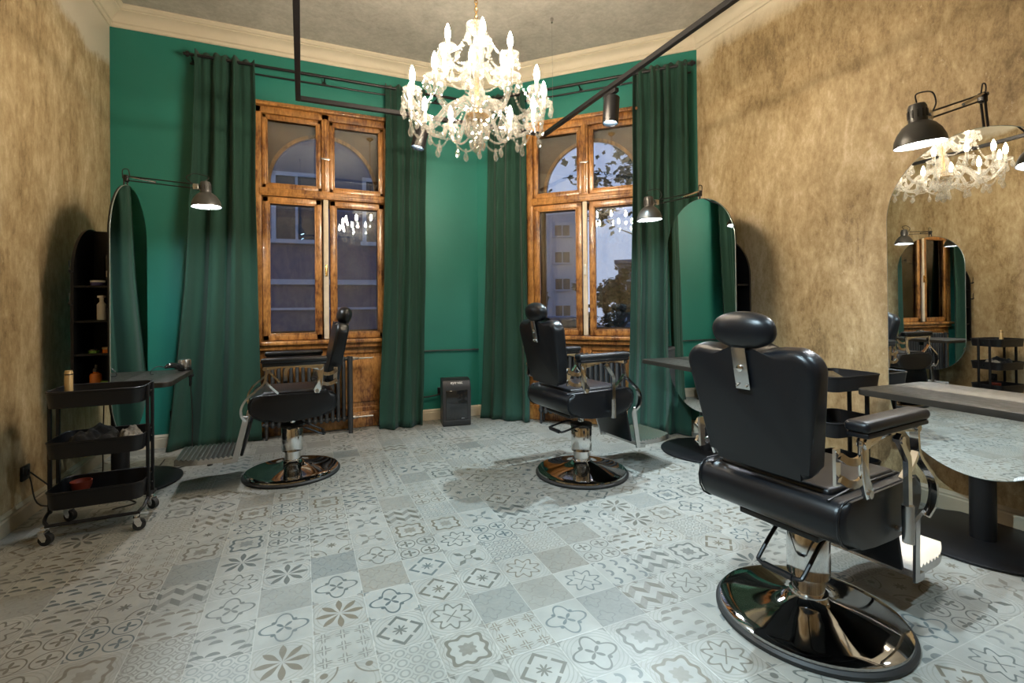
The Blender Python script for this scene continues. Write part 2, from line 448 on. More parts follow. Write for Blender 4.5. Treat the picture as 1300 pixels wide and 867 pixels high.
# back wall with the window niche
W1C, WW, WZ = .225, 1.27, 3.17
def wall_with_hole(x0, x1, hx0, hx1, hz, dep=.42):
    m = MB()
    m.box(((x0+hx0)/2, dep/2, ZC/2), (hx0-x0, dep, ZC)); m.box(((x1+hx1)/2, dep/2, ZC/2), (x1-hx1, dep, ZC))
    m.box(((hx0+hx1)/2, dep/2, (ZC+hz)/2), (hx1-hx0, dep, ZC-hz))
    return m
wb = struct(wall_with_hole(XL-.02, CX+.02, W1C-WW/2, W1C+WW/2, WZ).build('wall_back', 'green', smooth=False)); wb.location = (0, YB, 0)
W2C = 1.235
wa = struct(wall_with_hole(0, W2LEN+.0, W2C-WW/2, W2C+WW/2, WZ).build('wall_back_right', 'green', smooth=False))
wa.location = (CX, YB, 0); wa.rotation_euler = (0, 0, -PI/4)

# cornice mouldings and baseboards follow a profile swept between mitred corners
def inset(poly, d):
    n = len(poly); out = []
    for i in range(n):
        a, b, c = V(poly[i-1]), V(poly[i]), V(poly[(i+1) % n])
        d1 = (b-a).normalized(); d2 = (c-b).normalized()
        n1 = V((-d1.y, d1.x)); n2 = V((-d2.y, d2.x))
        m = (n1+n2); m /= m.dot(n1)
        out.append(b + m*d)
    return out
def sweep_seg(i, prof, name, mat, cut=None):
    m = MB(); rows = []
    for off, z in prof:
        P = inset(foot, off); a, b = P[i], P[(i+1) % 5]
        if cut: a2 = a + (b-a)*cut[0]; b2 = a + (b-a)*cut[1]; a, b = a2, b2
        rows.append((m.b.verts.new((a.x, a.y, z)), m.b.verts.new((b.x, b.y, z))))
    for k in range(len(rows)):
        A, B = rows[k], rows[(k+1) % len(rows)]
        m.b.faces.new((A[0], A[1], B[1], B[0]))
    m.b.faces.new([r[0] for r in rows]); m.b.faces.new([r[1] for r in rows][::-1])
    return struct(m.build(name, mat, ang=25))
cprof = [(0, CZ), (.012, CZ), (.018, CZ+.012), (.018, CZ+.03), (.03, CZ+.038), (.034, CZ+.06), (.05, CZ+.085), (.075, CZ+.102), (.10, CZ+.11), (.10, CZ+.12), (.115, CZ+.124), (.13, CZ+.14), (.13, ZC+.004), (0, ZC+.004)]
for i in range(5): sweep_seg(i, cprof, 'trim_%d' % (i+1), 'cornice')
bprof = [(0, 0), (.022, 0), (.022, .078), (.016, .086), (.018, .096), (.010, .104), (.004, .112), (0, .112)]
sweep_seg(1, bprof, 'baseboard_right', 'base')
o = sweep_seg(4, [(a, b) for a, b in bprof], 'baseboard_left', 'base')
bl = [(p + .002 if p else 0, z) for p, z in bprof]
Lb = XL - CX
sweep_seg(3, bl, 'baseboard_back', 'cornice', ((W1C+WW/2-CX)/(XL-CX)*0, (CX-(W1C+WW/2))/(CX-XL)))
sweep_seg(3, bl, 'baseboard_back', 'cornice', ((CX-(W1C-WW/2))/(CX-XL), 1))
L2 = W2LEN
sweep_seg(2, bl, 'baseboard_back_right', 'cornice', (0, (L2-(W2C+WW/2))/L2)); sweep_seg(2, bl, 'baseboard_back_right', 'cornice', ((L2-(W2C-WW/2))/L2, 1))
# pier baseboard
struct(MB().box((XL+.041, .45, .056), (.022, 4.30, .112), .006).build('trim_6', 'base'))

# ------------------------------------------------------------------ windows (x along wall, +y outwards, z up)
def make_window(name, loc, rz):
    root = struct(empty(name, loc, rz)); H = WW/2
    z0, z1, zt = .885, 3.13, 2.32
    m = MB()
    # casing and top cap
    m.box((-H+.035, .02, (z0+z1)/2), (.07, .10, z1-z0), .006); m.box((H-.035, .02, (z0+z1)/2), (.07, .10, z1-z0), .006)
    m.box((0, .02, z1-.03), (WW, .10, .07), .006)
    m.box((0, -.012, z1+.012), (WW+.02, .12, .03), .01); m.box((0, -.004, z1+.036), (WW, .09, .02), .008)
    # transom, mullion, sill
    m.box((0, .01, zt), (WW-.1, .10, .075), .008); m.box((0, -.03, zt-.01), (WW-.1, .03, .03), .01)
    m.box((0, .015, (zt+z1)/2), (.075, .09, z1-zt), .008); m.box((0, -.03, (zt+z1)/2), (.03, .02, z1-zt-.1), .008)
    m.box((0, -.01, z0-.005), (WW+.01, .14, .04), .012); m.box((0, .0, z0-.045), (WW-.01, .09, .05), .008)
    # niche lining
    for sx in (-1, 1): m.box((sx*(H-.012), .24, (z0+z1)/2), (.024, .34, z1-z0))
    m.box((0, .24, z1-.012), (WW, .34, .024)); m.box((0, .24, z0), (WW, .34, .03))
    m.build('frame', 'wood', root)
    # panelled apron down to the floor
    m = MB(); m.box((0, .06, .43), (WW, .06, .86))
    for cx, w in ((-H+.05, .10), (0, .09), (H-.05, .10)): m.box((cx, .022, .43), (w, .03, .84), .006)
    for cz, h in ((.80, .10), (.16, .08)): m.box((0, .024, cz), (WW, .03, h), .006)
    m.box((0, .005, .07), (WW+.005, .07, .14), .01); m.box((0, .003, .145), (WW, .05, .02), .008)
    for cx in (-H/2+.005, H/2-.005): m.box((cx, .03, .475), (H-.19, .03, .46), .012)
    m.build('panelling', 'wood', root)
    # four lights: two fixed above, two casements below
    for sx in (-1, 1):
        cx = sx*(H/2 - .018); w = H - .11
        for (a, b, t, nm) in ((zt+.042, z1-.065, .038, 'upper_sash'), (z0+.02, zt-.042, .055, 'casement')):
            f = MB(); y = .005 if nm == 'casement' else .02
            hw = w/2
            for s2 in (-1, 1): f.box((cx+s2*(hw-t/2), y, (a+b)/2), (t, .05, b-a), .006)
            f.box((cx, y, a+t/2), (w, .05, t), .006); f.box((cx, y, b-t/2), (w, .05, t), .006)
            for s2 in (-1, 1): f.box((cx+s2*(hw-t-.006), y-.012, (a+b)/2), (.012, .03, b-a-2*t), .004)
            f.box((cx, y-.012, a+t+.006), (w-2*t, .03, .012), .004); f.box((cx, y-.012, b-t-.006), (w-2*t, .03, .012), .004)
            sash = f.build(nm, 'wood', root)
            MB().box((cx, y+.012, (a+b)/2), (w-2*t+.01, .004, b-a-2*t+.01)).build('pane', 'pane', sash)
    MB().box((.0, -.032, (z0+zt)/2-.01), (.048, .03, zt-z0-.06), .008).build('closing_strip', 'wood_pale', root)
    h = MB().box((.0, -.052, 1.58), (.022, .012, .11), .004); h.tube([(0, -.058, 1.60), (0, -.085, 1.60), (0, -.09, 1.53)], .007, 8)
    h.build('handle', 'white' if name == 'window_2' else 'gold', root)
    h = MB().box((0, -.045, zt+.36), (.085, .012, .02), .004); h.build('hinge', 'brushed', root)
    # outer window: a board with an arched opening, and outer casements below it
    y = .33; m = MB(); n = 20; R = H-.10; zc = 2.47
    out = []
    for sx in (-1, 1):
        arc = [(sx*R*math.sin(PI/2*k/n), zc + (R*1.02)*math.cos(PI/2*k/n)) for k in range(n+1)]
        top = z1-.02
        pts = [(0, top)] + [(0, arc[0][1])] + arc[1:] + [(sx*R, zt-.03), (sx*(H-.02), zt-.03), (sx*(H-.02), top)]
        m.prism(pts, y-.02, y+.03, 'y')
    m.build('arched_board', 'brown', root)
    m = MB()
    for sx in (-1, 1):
        ac = [(sx*(R-.012)*math.sin(PI/2*k/n), y-.035, zc+(R*1.02-.012)*math.cos(PI/2*k/n)) for k in range(n+1)] + [(sx*(R-.012), y-.035, zt+.02)]
        m.tube(ac, .01, sec=(.035, .04), up=(0, 1, 0))
    m.build('arch_moulding', 'wood', root)
    m = MB()
    m.box((0, y, 2.75), (.04, .05, .78), .006)
    m.box((0, y, zt-.02), (WW-.05, .06, .07), .006); m.box((0, y, (z0+zt)/2), (.07, .05, zt-z0), .006)
    for sx in (-1, 1): m.box((sx*(H-.06), y, (z0+zt)/2), (.08, .05, zt-z0), .006)
    m.box((0, y, z0+.05), (WW-.05, .05, .08), .006)
    m.build('outer_frame', 'brown', root)
    m = MB()
    for sx in (-1, 1):
        m.box((sx*(H/2-.03), y+.012, (z0+zt)/2), (H-.13, .004, zt-z0-.16)); m.box((sx*(H/2-.03), y+.012, 2.7), (H-.13, .004, .75))
    m.build('outer_pane', 'pane', root)
    return root
make_window('window_1', (W1C, YB, 0), 0)
make_window('window_2', w2(W2C), -PI/4)

# ------------------------------------------------------------------ curtains
def curtain(name, P, ztop, t0, t1, b0, b1, folds, depth, seed, label, group, zbot=.008, bow=.0):
    """P(t, off, z) maps along-wall, distance from wall and height to the room"""
    rnd = random.Random(seed); nu, nv = folds*26, 46
    ph = [rnd.uniform(-.5, .5) for _ in range(folds+2)]; am = [rnd.uniform(.55, 1.25) for _ in range(folds+2)]
    m = MB(); grid = []
    for j in range(nv+1):
        v = j/nv; z = ztop + (zbot-ztop)*v; row = []
        sp = v**1.8
        lo = t0 + (b0-t0)*sp; hi = t1 + (b1-t1)*sp
        for i in range(nu+1):
            u = i/nu; k = int(u*folds); fu = u*folds - k
            a = am[k]*(1-fu) + am[k+1]*fu; p = ph[k]*(1-fu) + ph[k+1]*fu
            w = math.sin(2*PI*(u*folds) + p*2.5*v + seed + .9*math.sin(2*PI*u*folds*.5+seed))
            a *= 1 - .35*min(1, v*1.5)*(1 if k % 2 else .2)
            hf = .6*math.sin(4*PI*u*folds + seed*2)*(1-v)**2
            off = .105 + depth*a*(.45 + .55*min(1, v*2.5))*(w + hf)*.5 + bow*v
            wob = .012*noise.noise(V((u*5+seed, v*4, 0)))
            if v > .965: off += (v-.965)*.9*a*.9
            if j <= 1: off += .0; z2 = z + (.012*math.sin(u*folds*4*PI+seed) if j == 0 else 0)
            else: z2 = z
            cin = (.008 if 1 < j < 4 else 0)
            row.append(m.b.verts.new(P(lo + (hi-lo)*u + wob, off + wob - cin*math.copysign(1, w), z2)))
        grid.append(row)
    for j in range(nv):
        for i in range(nu): m.b.faces.new((grid[j][i], grid[j][i+1], grid[j+1][i+1], grid[j+1][i]))
    o = m.build(name, 'curtain', ang=180)
    md = o.modifiers.new('thick', 'SOLIDIFY'); md.thickness = .004; md.offset = 0
    return tag(o, label, 'curtain', group)
P1 = lambda t, off, z: V((t, YB-off, z))
P2 = lambda t, off, z: w2(t, off, z)
g = 'dark green floor-length curtains'
curtain('curtain', P1, 3.50, -.85, -.385, -1.06, -.34, 3, .12, 1, 'dark green curtain left of the left window, bunched beside the left mirror', g, bow=.05)
curtain('curtain', P1, 3.50, .80, 1.21, .70, 1.12, 3, .11, 2, 'dark green curtain between the left window and the black floor vacuum', g, bow=.12)
curtain('curtain', P2, 3.50, .19, .62, .10, .66, 3, .10, 3, 'dark green curtain between the floor vacuum and the right window', g, bow=.05)
curtain('curtain', P2, 3.50, 1.74, 2.24, 1.66, 2.24, 4, .10, 4, 'dark green curtain right of the right window, behind the far right mirror', g, bow=.04)

def rod(P, a, b, label, brks):
    e = empty('curtain_rod', P(a, .11, 3.462)); inv = e.location
    def Q(t, off, z): return P(t, off, z) - inv
    for nm, off, z, r in (('front_pole', .105, 3.465, .014), ('rear_pole', .055, 3.405, .009)):
        MB().tube([Q(a, off, z), Q(b, off, z)], r, 12).build(nm, 'blackm', e)
    for t, s in ((a, -1), (b, 1)):
        d = (Q(b, 0, 0)-Q(a, 0, 0)).normalized()
        MB().tube([Q(t, .105, 3.465)+d*s*x for x in (-.004, .0, .02, .022, .04)], [.012, .024, .024, .014, .014], 14).build('finial', 'blackm', e)
    for t in brks:
        mb = MB().tube([Q(t, 0, 3.44), Q(t, .10, 3.45)], .007, 8); mb.tube([Q(t, 0, 3.44), Q(t, .008, 3.44)], .02, 12)
        mb.build('bracket', 'blackm', e)
    return tag(e, label, 'curtain rod', 'black curtain rods')
rod(P1, -.90, 1.62, 'black double curtain rod above the left window', (-.88, .22, 1.35))
rod(P2, .15, 2.27, 'black double curtain rod above the right window', (.3, 1.2, 2.22))

# ------------------------------------------------------------------ radiators
def radiator(loc, rz, n, label, pipe):
    e = empty('radiator', loc, rz); p = .052
    L = n*p
    for k in range(n):
        m = MB(); x = -L/2 + (k+.5)*p
        for y in (-.045, .045): m.box((x, y, .42), (.030, .032, .60), .012)
        for z in (.13, .71): m.box((x, 0, z), (.034, .13, .05), .02)
        if k in (0, n-1):
            for y in (-.045, .045): m.tube([(x, y, 0), (x, y, .13)], .012, 8)
        m.build('section', 'iron', e)
    for z in (.13, .71): MB().tube([(-L/2-.01, 0, z), (L/2+.01, 0, z)], .018, 12).build('header_pipe', 'iron', e)
    if pipe:
        for z in (.13, .71):
            MB().tube([(L/2+.01, 0, z), (L/2+.03, 0, z), (L/2+.03, 0, z), (L/2+.06, 0, z), (L/2+.065, 0, z), (L/2+.20, 0, z)], [.02, .02, .012, .017, .009, .009], 10).build('valve', 'chrome', e)
        MB().tube([(L/2-.02, -.09, 0), (L/2-.02, -.09, .74)], .021, 14).build('riser', 'iron', e)
    return tag(e, label, 'radiator', 'cast-iron radiators')
radiator((.06, 5.02, 0), 0, 15, 'dark cast-iron radiator below the left window', True)
radiator(w2(1.20, .12), -PI/4, 17, 'dark cast-iron radiator below the right window', False)

# pipe, sockets on the green wall
m = MB().tube([(1.0, YB-.03, .745), (1.35, YB-.03, .742), (1.81, YB-.03, .735)], .008, 8)
for x in (1.02, 1.4, 1.76): m.tube([(x, YB+.004, .742), (x, YB-.03, .742)], .006, 6)
tag(m.build('heating_pipe', 'iron'), 'thin dark pipe running along the green wall above the floor vacuum', 'pipe')
def socket(loc, rot, label):
    e = empty('wall_socket', loc); e.rotation_euler = (0, 0, rot)
    m = MB().box((0, -.008, 0), (.085, .016, .085), .006); m.build('faceplate', 'black', e)
    m = MB().lathe([(.022, 0), (.022, .004), (.017, .004), (.015, -.004), (0, -.004)], 20, (0, -.0165, 0), Matrix.Rotation(PI/2, 3, 'X')); m.build('outlet', 'rubber', e)
    return tag(e, label, 'wall socket')
socket((-1.03, YB, .275), 0, 'black wall socket on the green wall beside the left curtain')
socket((1.385, YB, .30), 0, 'black wall socket on the green wall left of the floor vacuum')
s3 = socket((XL+.0, 3.72, .27), -PI/2, 'black wall socket low on the plaster wall behind the trolley'); s3.rotation_euler = (0, 0, PI/2)
tag(MB().tube(spline([(1.38, YB-.03, .285), (1.34, YB-.05, .27), (1.22, YB-.05, .255), (1.10, YB-.05, .245), (1.09, YB-.06, .05)], 5), .009, 8).build('vacuum_cable', 'rubber'), 'black cable from the socket behind the floor vacuum to the curtain', 'cable')

# floor vacuum
e = empty('floor_vacuum', (1.455, 4.84, 0), math.radians(-8)); W, D, Hh = .29, .19, .475
m = MB(); m.prism([(-D/2, .0), (D/2, .0), (D/2, Hh-.01), (D/2-.02, Hh), (-D/2+.07, Hh), (-D/2+.025, Hh-.02), (-D/2+.004, Hh-.06), (-D/2, Hh-.1)], -W/2, W/2, 'x', .012)
body = m.build('body', 'shell', e)
MB().box((0, -D/2-.001, .215), (W-.07, .012, .30), .005).build('dust_window', 'smoke', e)
MB().box((0, -D/2-.004, .035), (W-.01, .012, .05), .004).build('suction_skirt', 'rubber', e)
def text(body, size, parent, loc, rot, mat='letter', name='lettering'):
    cu = bpy.data.curves.new(name, 'FONT'); cu.body = body; cu.size = size; cu.extrude = .0006; cu.align_x = 'CENTER'
    tmp = bpy.data.objects.new('tmp', cu); COL.objects.link(tmp)
    dg = bpy.context.evaluated_depsgraph_get(); me = bpy.data.meshes.new_from_object(tmp.evaluated_get(dg))
    bpy.data.objects.remove(tmp)
    o = link(name, me, mat, parent, loc); o.rotation_euler = rot; return o
text('eye\u00b7vac', .042, e, (0, -D/2+.0085, Hh-.048), (math.radians(62), 0, 0))
text('eye-vac', .010, e, (.06, -D/2-.009, .075), (PI/2, 0, 0))
tag(e, 'black floor-standing vacuum with white lettering against the green wall', 'vacuum')

# ------------------------------------------------------------------ barber chair (x forward)
def make_chair():
    e = empty('barber_chair')
    MB().lathe([(.0, .0), (.327, .0), (.331, .006), (.331, .016), (.322, .024), (.30, .024), (0, .024)], 64).build('rubber_rim', 'rubber', e)
    MB().lathe([(.305, .0245), (.318, .026), (.316, .034), (.302, .039), (.27, .043), (.21, .052), (.15, .064), (.10, .078), (.075, .09), (.066, .10), (.0, .10)], 72, cap=True).build('base', 'darkchrome', e)
    MB().lathe([(.066, .095), (.066, .106), (.055, .108), (.055, .165), (.058, .168), (.072, .170), (.074, .175), (.074, .335), (.070, .342), (.045, .345), (.0, .345)], 40).build('column', 'chrome', e)
    MB().lathe([(.024, .20), (.024, .41), (0, .41)], 20).build('piston', 'chrome', e)
    MB().lathe([(.06, .338), (.078, .345), (.078, .362), (.03, .37), (0, .37)], 32).build('column_cap', 'rubber', e)
    # pump pedal
    m = MB()
    m.tube(spline([(.02, .082, 0), (-.06, .085, -.017), (-.17, .085, -.107), (-.185, .08, -.12)], 5) + spline([(-.19, .06, -.124), (-.19, -.06, -.124)], 3) + spline([(-.185, -.08, -.12), (-.17, -.085, -.107), (-.06, -.085, -.017), (.02, -.082, 0)], 5), .0075, 8)
    m.tube([(-.19, -.055, -.124), (-.19, .055, -.124)], .013, 10)
    m.tube([(.02, -.09, 0), (.02, .09, 0)], .011, 10)
    m.build('pump_pedal', 'blackm', e, (0, 0, .352))
    # under-seat plate
    MB().box((-.02, 0, .405), (.36, .30, .025), .006).build('seat_plate', 'blackm', e)
    # seat body: rounded side profile
    prof = [(-.235, .582), (-.262, .577), (-.283, .558), (-.292, .525), (-.288, .485), (-.268, .452), (-.235, .432), (-.18, .420), (-.10, .410), (.02, .404), (.10, .405), (.18, .415), (.23, .440), (.260, .480), (.268, .522), (.258, .56), (.232, .580), (.19, .586)]
    m = MB().prism(prof, -.275, .275, 'y', .028, 4, f=lambda c: V((c.x, c.y*(1-.05*max(0, (c.x+.05)*2)), c.z)))
    seat = m.build('seat', 'leather', e)
    for s in (-1, 1): MB().tube([(x*1.0, s*.262*(1-.05*max(0, (x+.05)*2)), z) for x, z in [((px+.024)*1.004-.024, (pz-.5)*1.012+.5) for px, pz in prof]], .0035, 6, closed=True).build('side_seam', 'leather', seat)
    MB().box((-.022, 0, .583), (.42, .42, .036), .016, 4).build('seat_cushion', 'leather', e)
    # piping along both top edges
    m = MB()
    for s in (-1, 1): m = MB().tube([(-.27, s*.222, .577), (-.15, s*.222, .590), (.0, s*.220, .593), (.18, s*.216, .590), (.225, s*.214, .575)], .0045, 8); m.build('piping', 'leather', seat)
    # backrest (tilted), built upright in its own frame then leaned
    tl = math.radians(-11); Rb = Matrix.Rotation(tl, 3, 'Y'); piv = V((-.262, 0, .628))
    def lean(p): return Rb @ V(p) + piv
    ol = []
    hw, hh = .236, .445
    def rc(cx, cz, r, a0, a1, n=7): return [(cx+r*math.cos(a0+(a1-a0)*k/n), cz+r*math.sin(a0+(a1-a0)*k/n)) for k in range(n+1)]
    ol += rc(hw-.065, .035, .03, -PI/2, 0)
    ol += rc(hw-.075, hh-.075, .075, 0, PI/2*.92)
    ol += [(.11, hh-.004), (.075, hh-.014), (.04, hh-.026), (-.04, hh-.026), (-.075, hh-.014), (-.11, hh-.004)]
    ol += rc(-hw+.075, hh-.075, .075, PI/2*1.08, PI)
    ol += rc(-hw+.065, .035, .03, PI, PI*1.5)
    m = MB().prism(ol, -.044, .044, 'x', .03, 5, f=lambda c: lean((c.x + .012*max(0, 1-(c.y/.2)**2)*(1 if c.x > 0 else .35), c.y*(.93+.15*min(1, max(0, c.z/.3)))*.99, c.z)))
    back = m.build('backrest', 'leather', e)
    # headrest
    hc = lean((-.012, 0, hh+.058))
    m = MB(); m.ball((0, 0, 0), 1., 4)
    for w in m.b.verts:
        p = w.co
        q = V((math.copysign(abs(p.x)**.95, p.x)*.055, math.copysign(abs(p.y)**.9, p.y)*.118, math.copysign(abs(p.z)**.85, p.z)*.066))
        w.co = Rb @ q + hc
    m.build('headrest', 'leather', e)
    m = MB().box((0, 0, 0), (.006, .055, .15), .002, 2)
    for w in m.b.verts: w.co = lean(w.co + V((-.053, 0, hh-.070)))
    pl = m.build('headrest_plate', 'brushed', e)
    m = MB()
    for y, z, r in ((0, hh-.068, .013), (-.018, hh-.13, .005), (.018, hh-.13, .005)):
        m.lathe([(0, 0), (r, 0), (r*.9, .006), (r*.5, .009), (0, .009)], 14, lean((-.056, y, z)), Rb @ Matrix.Rotation(-PI/2, 3, 'Y'))
    m.build('screw', 'chrome', pl)
    m = MB(); m.tube([lean((-.03, -.014, hh-.02)), lean((-.03, -.014, hh+.02))], .005, 6); m.tube([lean((-.03, .014, hh-.02)), lean((-.03, .014, hh+.02))], .005, 6)
    m.build('headrest_post', 'chrome', e)
    # arms
    for s in (-1, 1):
        y = s*.285
        MB().box((-.02, y, .822), (.42, .075, .038), .017, 4).build('armrest', 'leather', e)
        MB().box((-.02, y, .796), (.40, .066, .018), .006, 2).build('armrest_base', 'leather', e)
        m = MB()
        # rail beneath the pad with a scalloped lower edge
        rp = [(-.20, .786), (.17, .786), (.178, .77), (.165, .756), (.12, .764), (.06, .772), (-.05, .772), (-.11, .766), (-.16, .748), (-.19, .744), (-.205, .76)]
        m.prism(rp, y-.009, y+.009, 'y', .003, 2)
        # front strut: down, forward and round the seat front
        fs = spline([(.155, y, .765), (.158, y, .72), (.17, y, .675), (.215, y, .63), (.272, y, .58), (.304, y*.985, .52), (.303, y*.96, .465), (.280, y*.93, .43)], 7)
        m.tube(fs, .01, sec=(.03, .010), up=(0, 1, 0)) if False else m.tube(fs, .01, sec=(.012, .030), up=(0, 1, 0)) if False else None
        for k in range(len(fs)-1): pass
        m.tube(fs, .01, sec=(.014, .026), up=(0, s, 0))
        # front cross brace
        m.tube([(.165, y, .69), (.135, y, .655), (.085, y*.97, .60)], .01, sec=(.014, .022), up=(0, s, 0))
        # rear bracket: post to the seat and two fingers to the back
        bp = [(-.205, .775), (-.165, .775), (-.160, .73), (-.170, .69), (-.162, .65), (-.135, .615), (-.145, .585), (-.175, .585), (-.190, .62), (-.20, .66), (-.203, .72)]
        m.prism(bp, y-.007, y+.007, 'y', .003, 2)
        for z0 in (.655, .725):
            m.tube(spline([(-.185, y, z0), (-.225, y*1.0, z0-.012), (-.262, y*.98, z0-.006), (-.292, y*.955, z0+.012)], 4), .01, sec=(.024, .009), up=(0, s, 0))
        m.tube([lean((-.016, y*.90, .015)), lean((.002, y*.905, .13))], .01, sec=(.026, .010), up=(0, s, 0))
        m.tube([(-.18, y-.014, .765), (-.18, y+.014, .765)], .017, 14); m.tube([(.165, y-.012, .772), (.165, y+.012, .772)], .014, 14)
        m.tube([(-.16, y-.012, .60), (-.16, y+.012, .60)], .013, 14)
        m.build('arm_frame', 'chrome', e)
    # lever on the right-hand side
    m = MB()
    m.tube([(.045, -.308, .45), (.045, -.308, .672), (.040, -.309, .69), (-.028, -.312, .772)], .01, sec=(.026, .016), up=(0, 1, 0)); m.tube([(-.018, -.326, .76), (-.018, -.298, .76)], .013, 10)
    m.build('recline_lever', 'chrome', e)
    m = MB().tube([(.045, -.308, .405), (.045, -.308, .53)], .018, 14); m.tube([(.045, -.25, .44), (.045, -.308, .44)], .010, 8)
    m.build('lever_sleeve', 'brushed', e)
    # footrest legs, calf pad, ribbed tread
    for s in (-1, 1):
        m = MB().tube([(.280, s*.262, .445), (.288, s*.235, .40), (.352, s*.205, .14)], .01, sec=(.035, .010), up=(0, 1, 0))
        m.tube([(.345, s*.205, .15), (.42, s*.20, .142)], .01, sec=(.03, .010), up=(0, 1, 0))
        m.build('footrest_leg', 'brushed', e)
    m = MB().box((0, 0, 0), (.02, .36, .24), .008, 2, rot=Matrix.Rotation(math.radians(-13), 3, 'Y'))
    for w in m.b.verts: w.co += V((.288, 0, .295))
    m.build('calf_pad', 'leather', e)
    m = MB(); xs0, xs1 = .360, .700; K = 24
    def hwid(x): return .197 - .045*max(0, (x-.53)/.17)**2
    ribs = [(xs0+(xs1-xs0)*k/K, .170 + (.013 if k % 2 else 0) + .02*max(0, (k/K-.55))) for k in range(K+1)]
    for (xa, za), (xb, zb) in zip(ribs, ribs[1:]):
        a, b = hwid(xa), hwid(xb)
        m.quad((xa, -a, za), (xb, -b, zb), (xb, b, zb), (xa, a, za)); m.quad((xa, -a, .142), (xa, a, .142), (xb, b, .142), (xb, -b, .142))
        for s in (-1, 1): m.quad((xa, s*a, za), (xa, s*a, .142), (xb, s*b, .142), (xb, s*b, zb))
    for x_, z__ in (ribs[0], ribs[-1]): m.quad((x_, -hwid(x_), z__), (x_, hwid(x_), z__), (x_, hwid(x_), .142), (x_, -hwid(x_), .142))
    bmesh.ops.remove_doubles(m.b, verts=m.b.verts[:], dist=.0002)
    m.build('footrest', 'brushed', e, ang=20)
    MB().lathe([(.017, .08), (.017, .087), (.006, .089), (.006, .15), (0, .15)], 12, (.52, 0, 0)).build('footrest_stop', 'rubber', e)
    return e
ch = make_chair()
tag(ch, 'black leather barber chair nearest the camera, turned to the right-hand mirror', 'barber chair', 'black leather barber chairs')
ch.location = (1.79, 1.268, 0); ch.rotation_euler = (0, 0, math.radians(5))
c2 = copy_tree(ch); c2.location = (1.85, 3.02, 0); c2.rotation_euler = (0, 0, math.radians(4))
for o in kids(c2):
    n_ = o.name.split('.')[0]
    if n_ == 'pump_pedal': o.rotation_euler = (0, math.radians(30), 0)
    elif n_ not in ('rubber_rim', 'base', 'column', 'column_cap'): o.location.z += .05
c2['label'] = 'black leather barber chair in front of the right window, facing the far right mirror'
c3 = copy_tree(ch); c3.location = (-.07, 3.925, 0); c3.rotation_euler = (0, 0, math.radians(181))
for o in kids(c3):
    n_ = o.name.split('.')[0]
    if n_ == 'pump_pedal': o.rotation_euler = (0, math.radians(14), 0)
    elif n_ not in ('rubber_rim', 'base', 'column', 'column_cap'): o.location.z += .035 + (.015 if n_.startswith('footrest') else 0)
c3['label'] = 'black leather barber chair seen from its side, facing the left mirror'

# ------------------------------------------------------------------ styling station (+x = out of the mirror into the room)
def capsule(hw, z0, z1, n=24):
    pts = [(hw*math.cos(PI*k/n), z1-hw + hw*math.sin(PI*k/n)) for k in range(n+1)]
    pts += [(hw*math.cos(PI+PI*k/n), z0+hw + hw*math.sin(PI+PI*k/n)) for k in range(n+1)]
    return pts
def make_station():
    e = empty('styling_station')
    MB().lathe([(0, 0), (.352, 0), (.36, .004), (.36, .012), (.352, .016), (0, .016)], 56, (-.06, 0, 0)).build('base_disc', 'black', e)
    MB().lathe([(.052, .016), (.052, .74), (0, .74)], 28, (-.06, 0, 0)).build('pole', 'black', e)
    mir = MB().prism(capsule(.395, .33, 2.075, 30), -.012, -.0005, 'x').build('mirror_backing', 'black', e)
    g = MB().prism(capsule(.395, .33, 2.075, 30), -.0005, .004, 'x', .001, 1).build('mirror', 'mirror', e)
    m = MB(); c = capsule(.3955, .3295, 2.0755, 30); m.tube([(.0, y, z) for y, z in c], .0035, 6, closed=True); m.build('mirror_rim', 'mirror_edge', e)
    # table top with rounded outer corners, 3 cm thick
    r = .05; hw = .385; x1 = .31
    pts = [(.004, -hw)] + [(x1-r+r*math.sin(PI/2*k/6), -hw+r-r*math.cos(PI/2*k/6)) for k in range(7)] + [(x1-r+r*math.cos(PI/2*k/6), hw-r+r*math.sin(PI/2*k/6)) for k in range(7)] + [(.004, hw)]
    MB().prism(pts, .705, .738, 'z', .003, 2).build('tabletop', 'blacktop', e)
    # rear arched shelf unit
    ins = [(y*.83, .42+(z-.33)*(1.76-.42)/(2.075-.33)) for y, z in capsule(.395, .33, 2.075, 20)]
    arch = [(.33*math.cos(PI*k/24), 1.43+.33*math.sin(PI*k/24)) for k in range(25)] + [(-.33, .72), (.33, .72)]
    MB().prism(arch, -.215, -.200, 'x').build('rear_panel', 'black', e)
    for z in (.725, .93, 1.14, 1.36):
        MB().box((-.108, 0, z), (.19, .64, .014), .002, 1).build('shelf', 'black', e)
    MB().box((-.108, 0, 1.24), (.19, .014, 1.02)).build('divider', 'black', e)
    for z in (1.25, 1.45):
        m = MB().tube([(-.207, -.325, z), (-.207, -.352, z), (-.207, -.362, z+.012)], .008, 8); m.tube([(-.207, -.352, z-.012), (-.212, -.356, z+.07)], .003, 6)
        m.build('tool_hook', 'rubber', e)
    return e
st = make_station(); st.location = (3.10, 1.31, 0); st.rotation_euler = (0, 0, PI-math.radians(3.4))
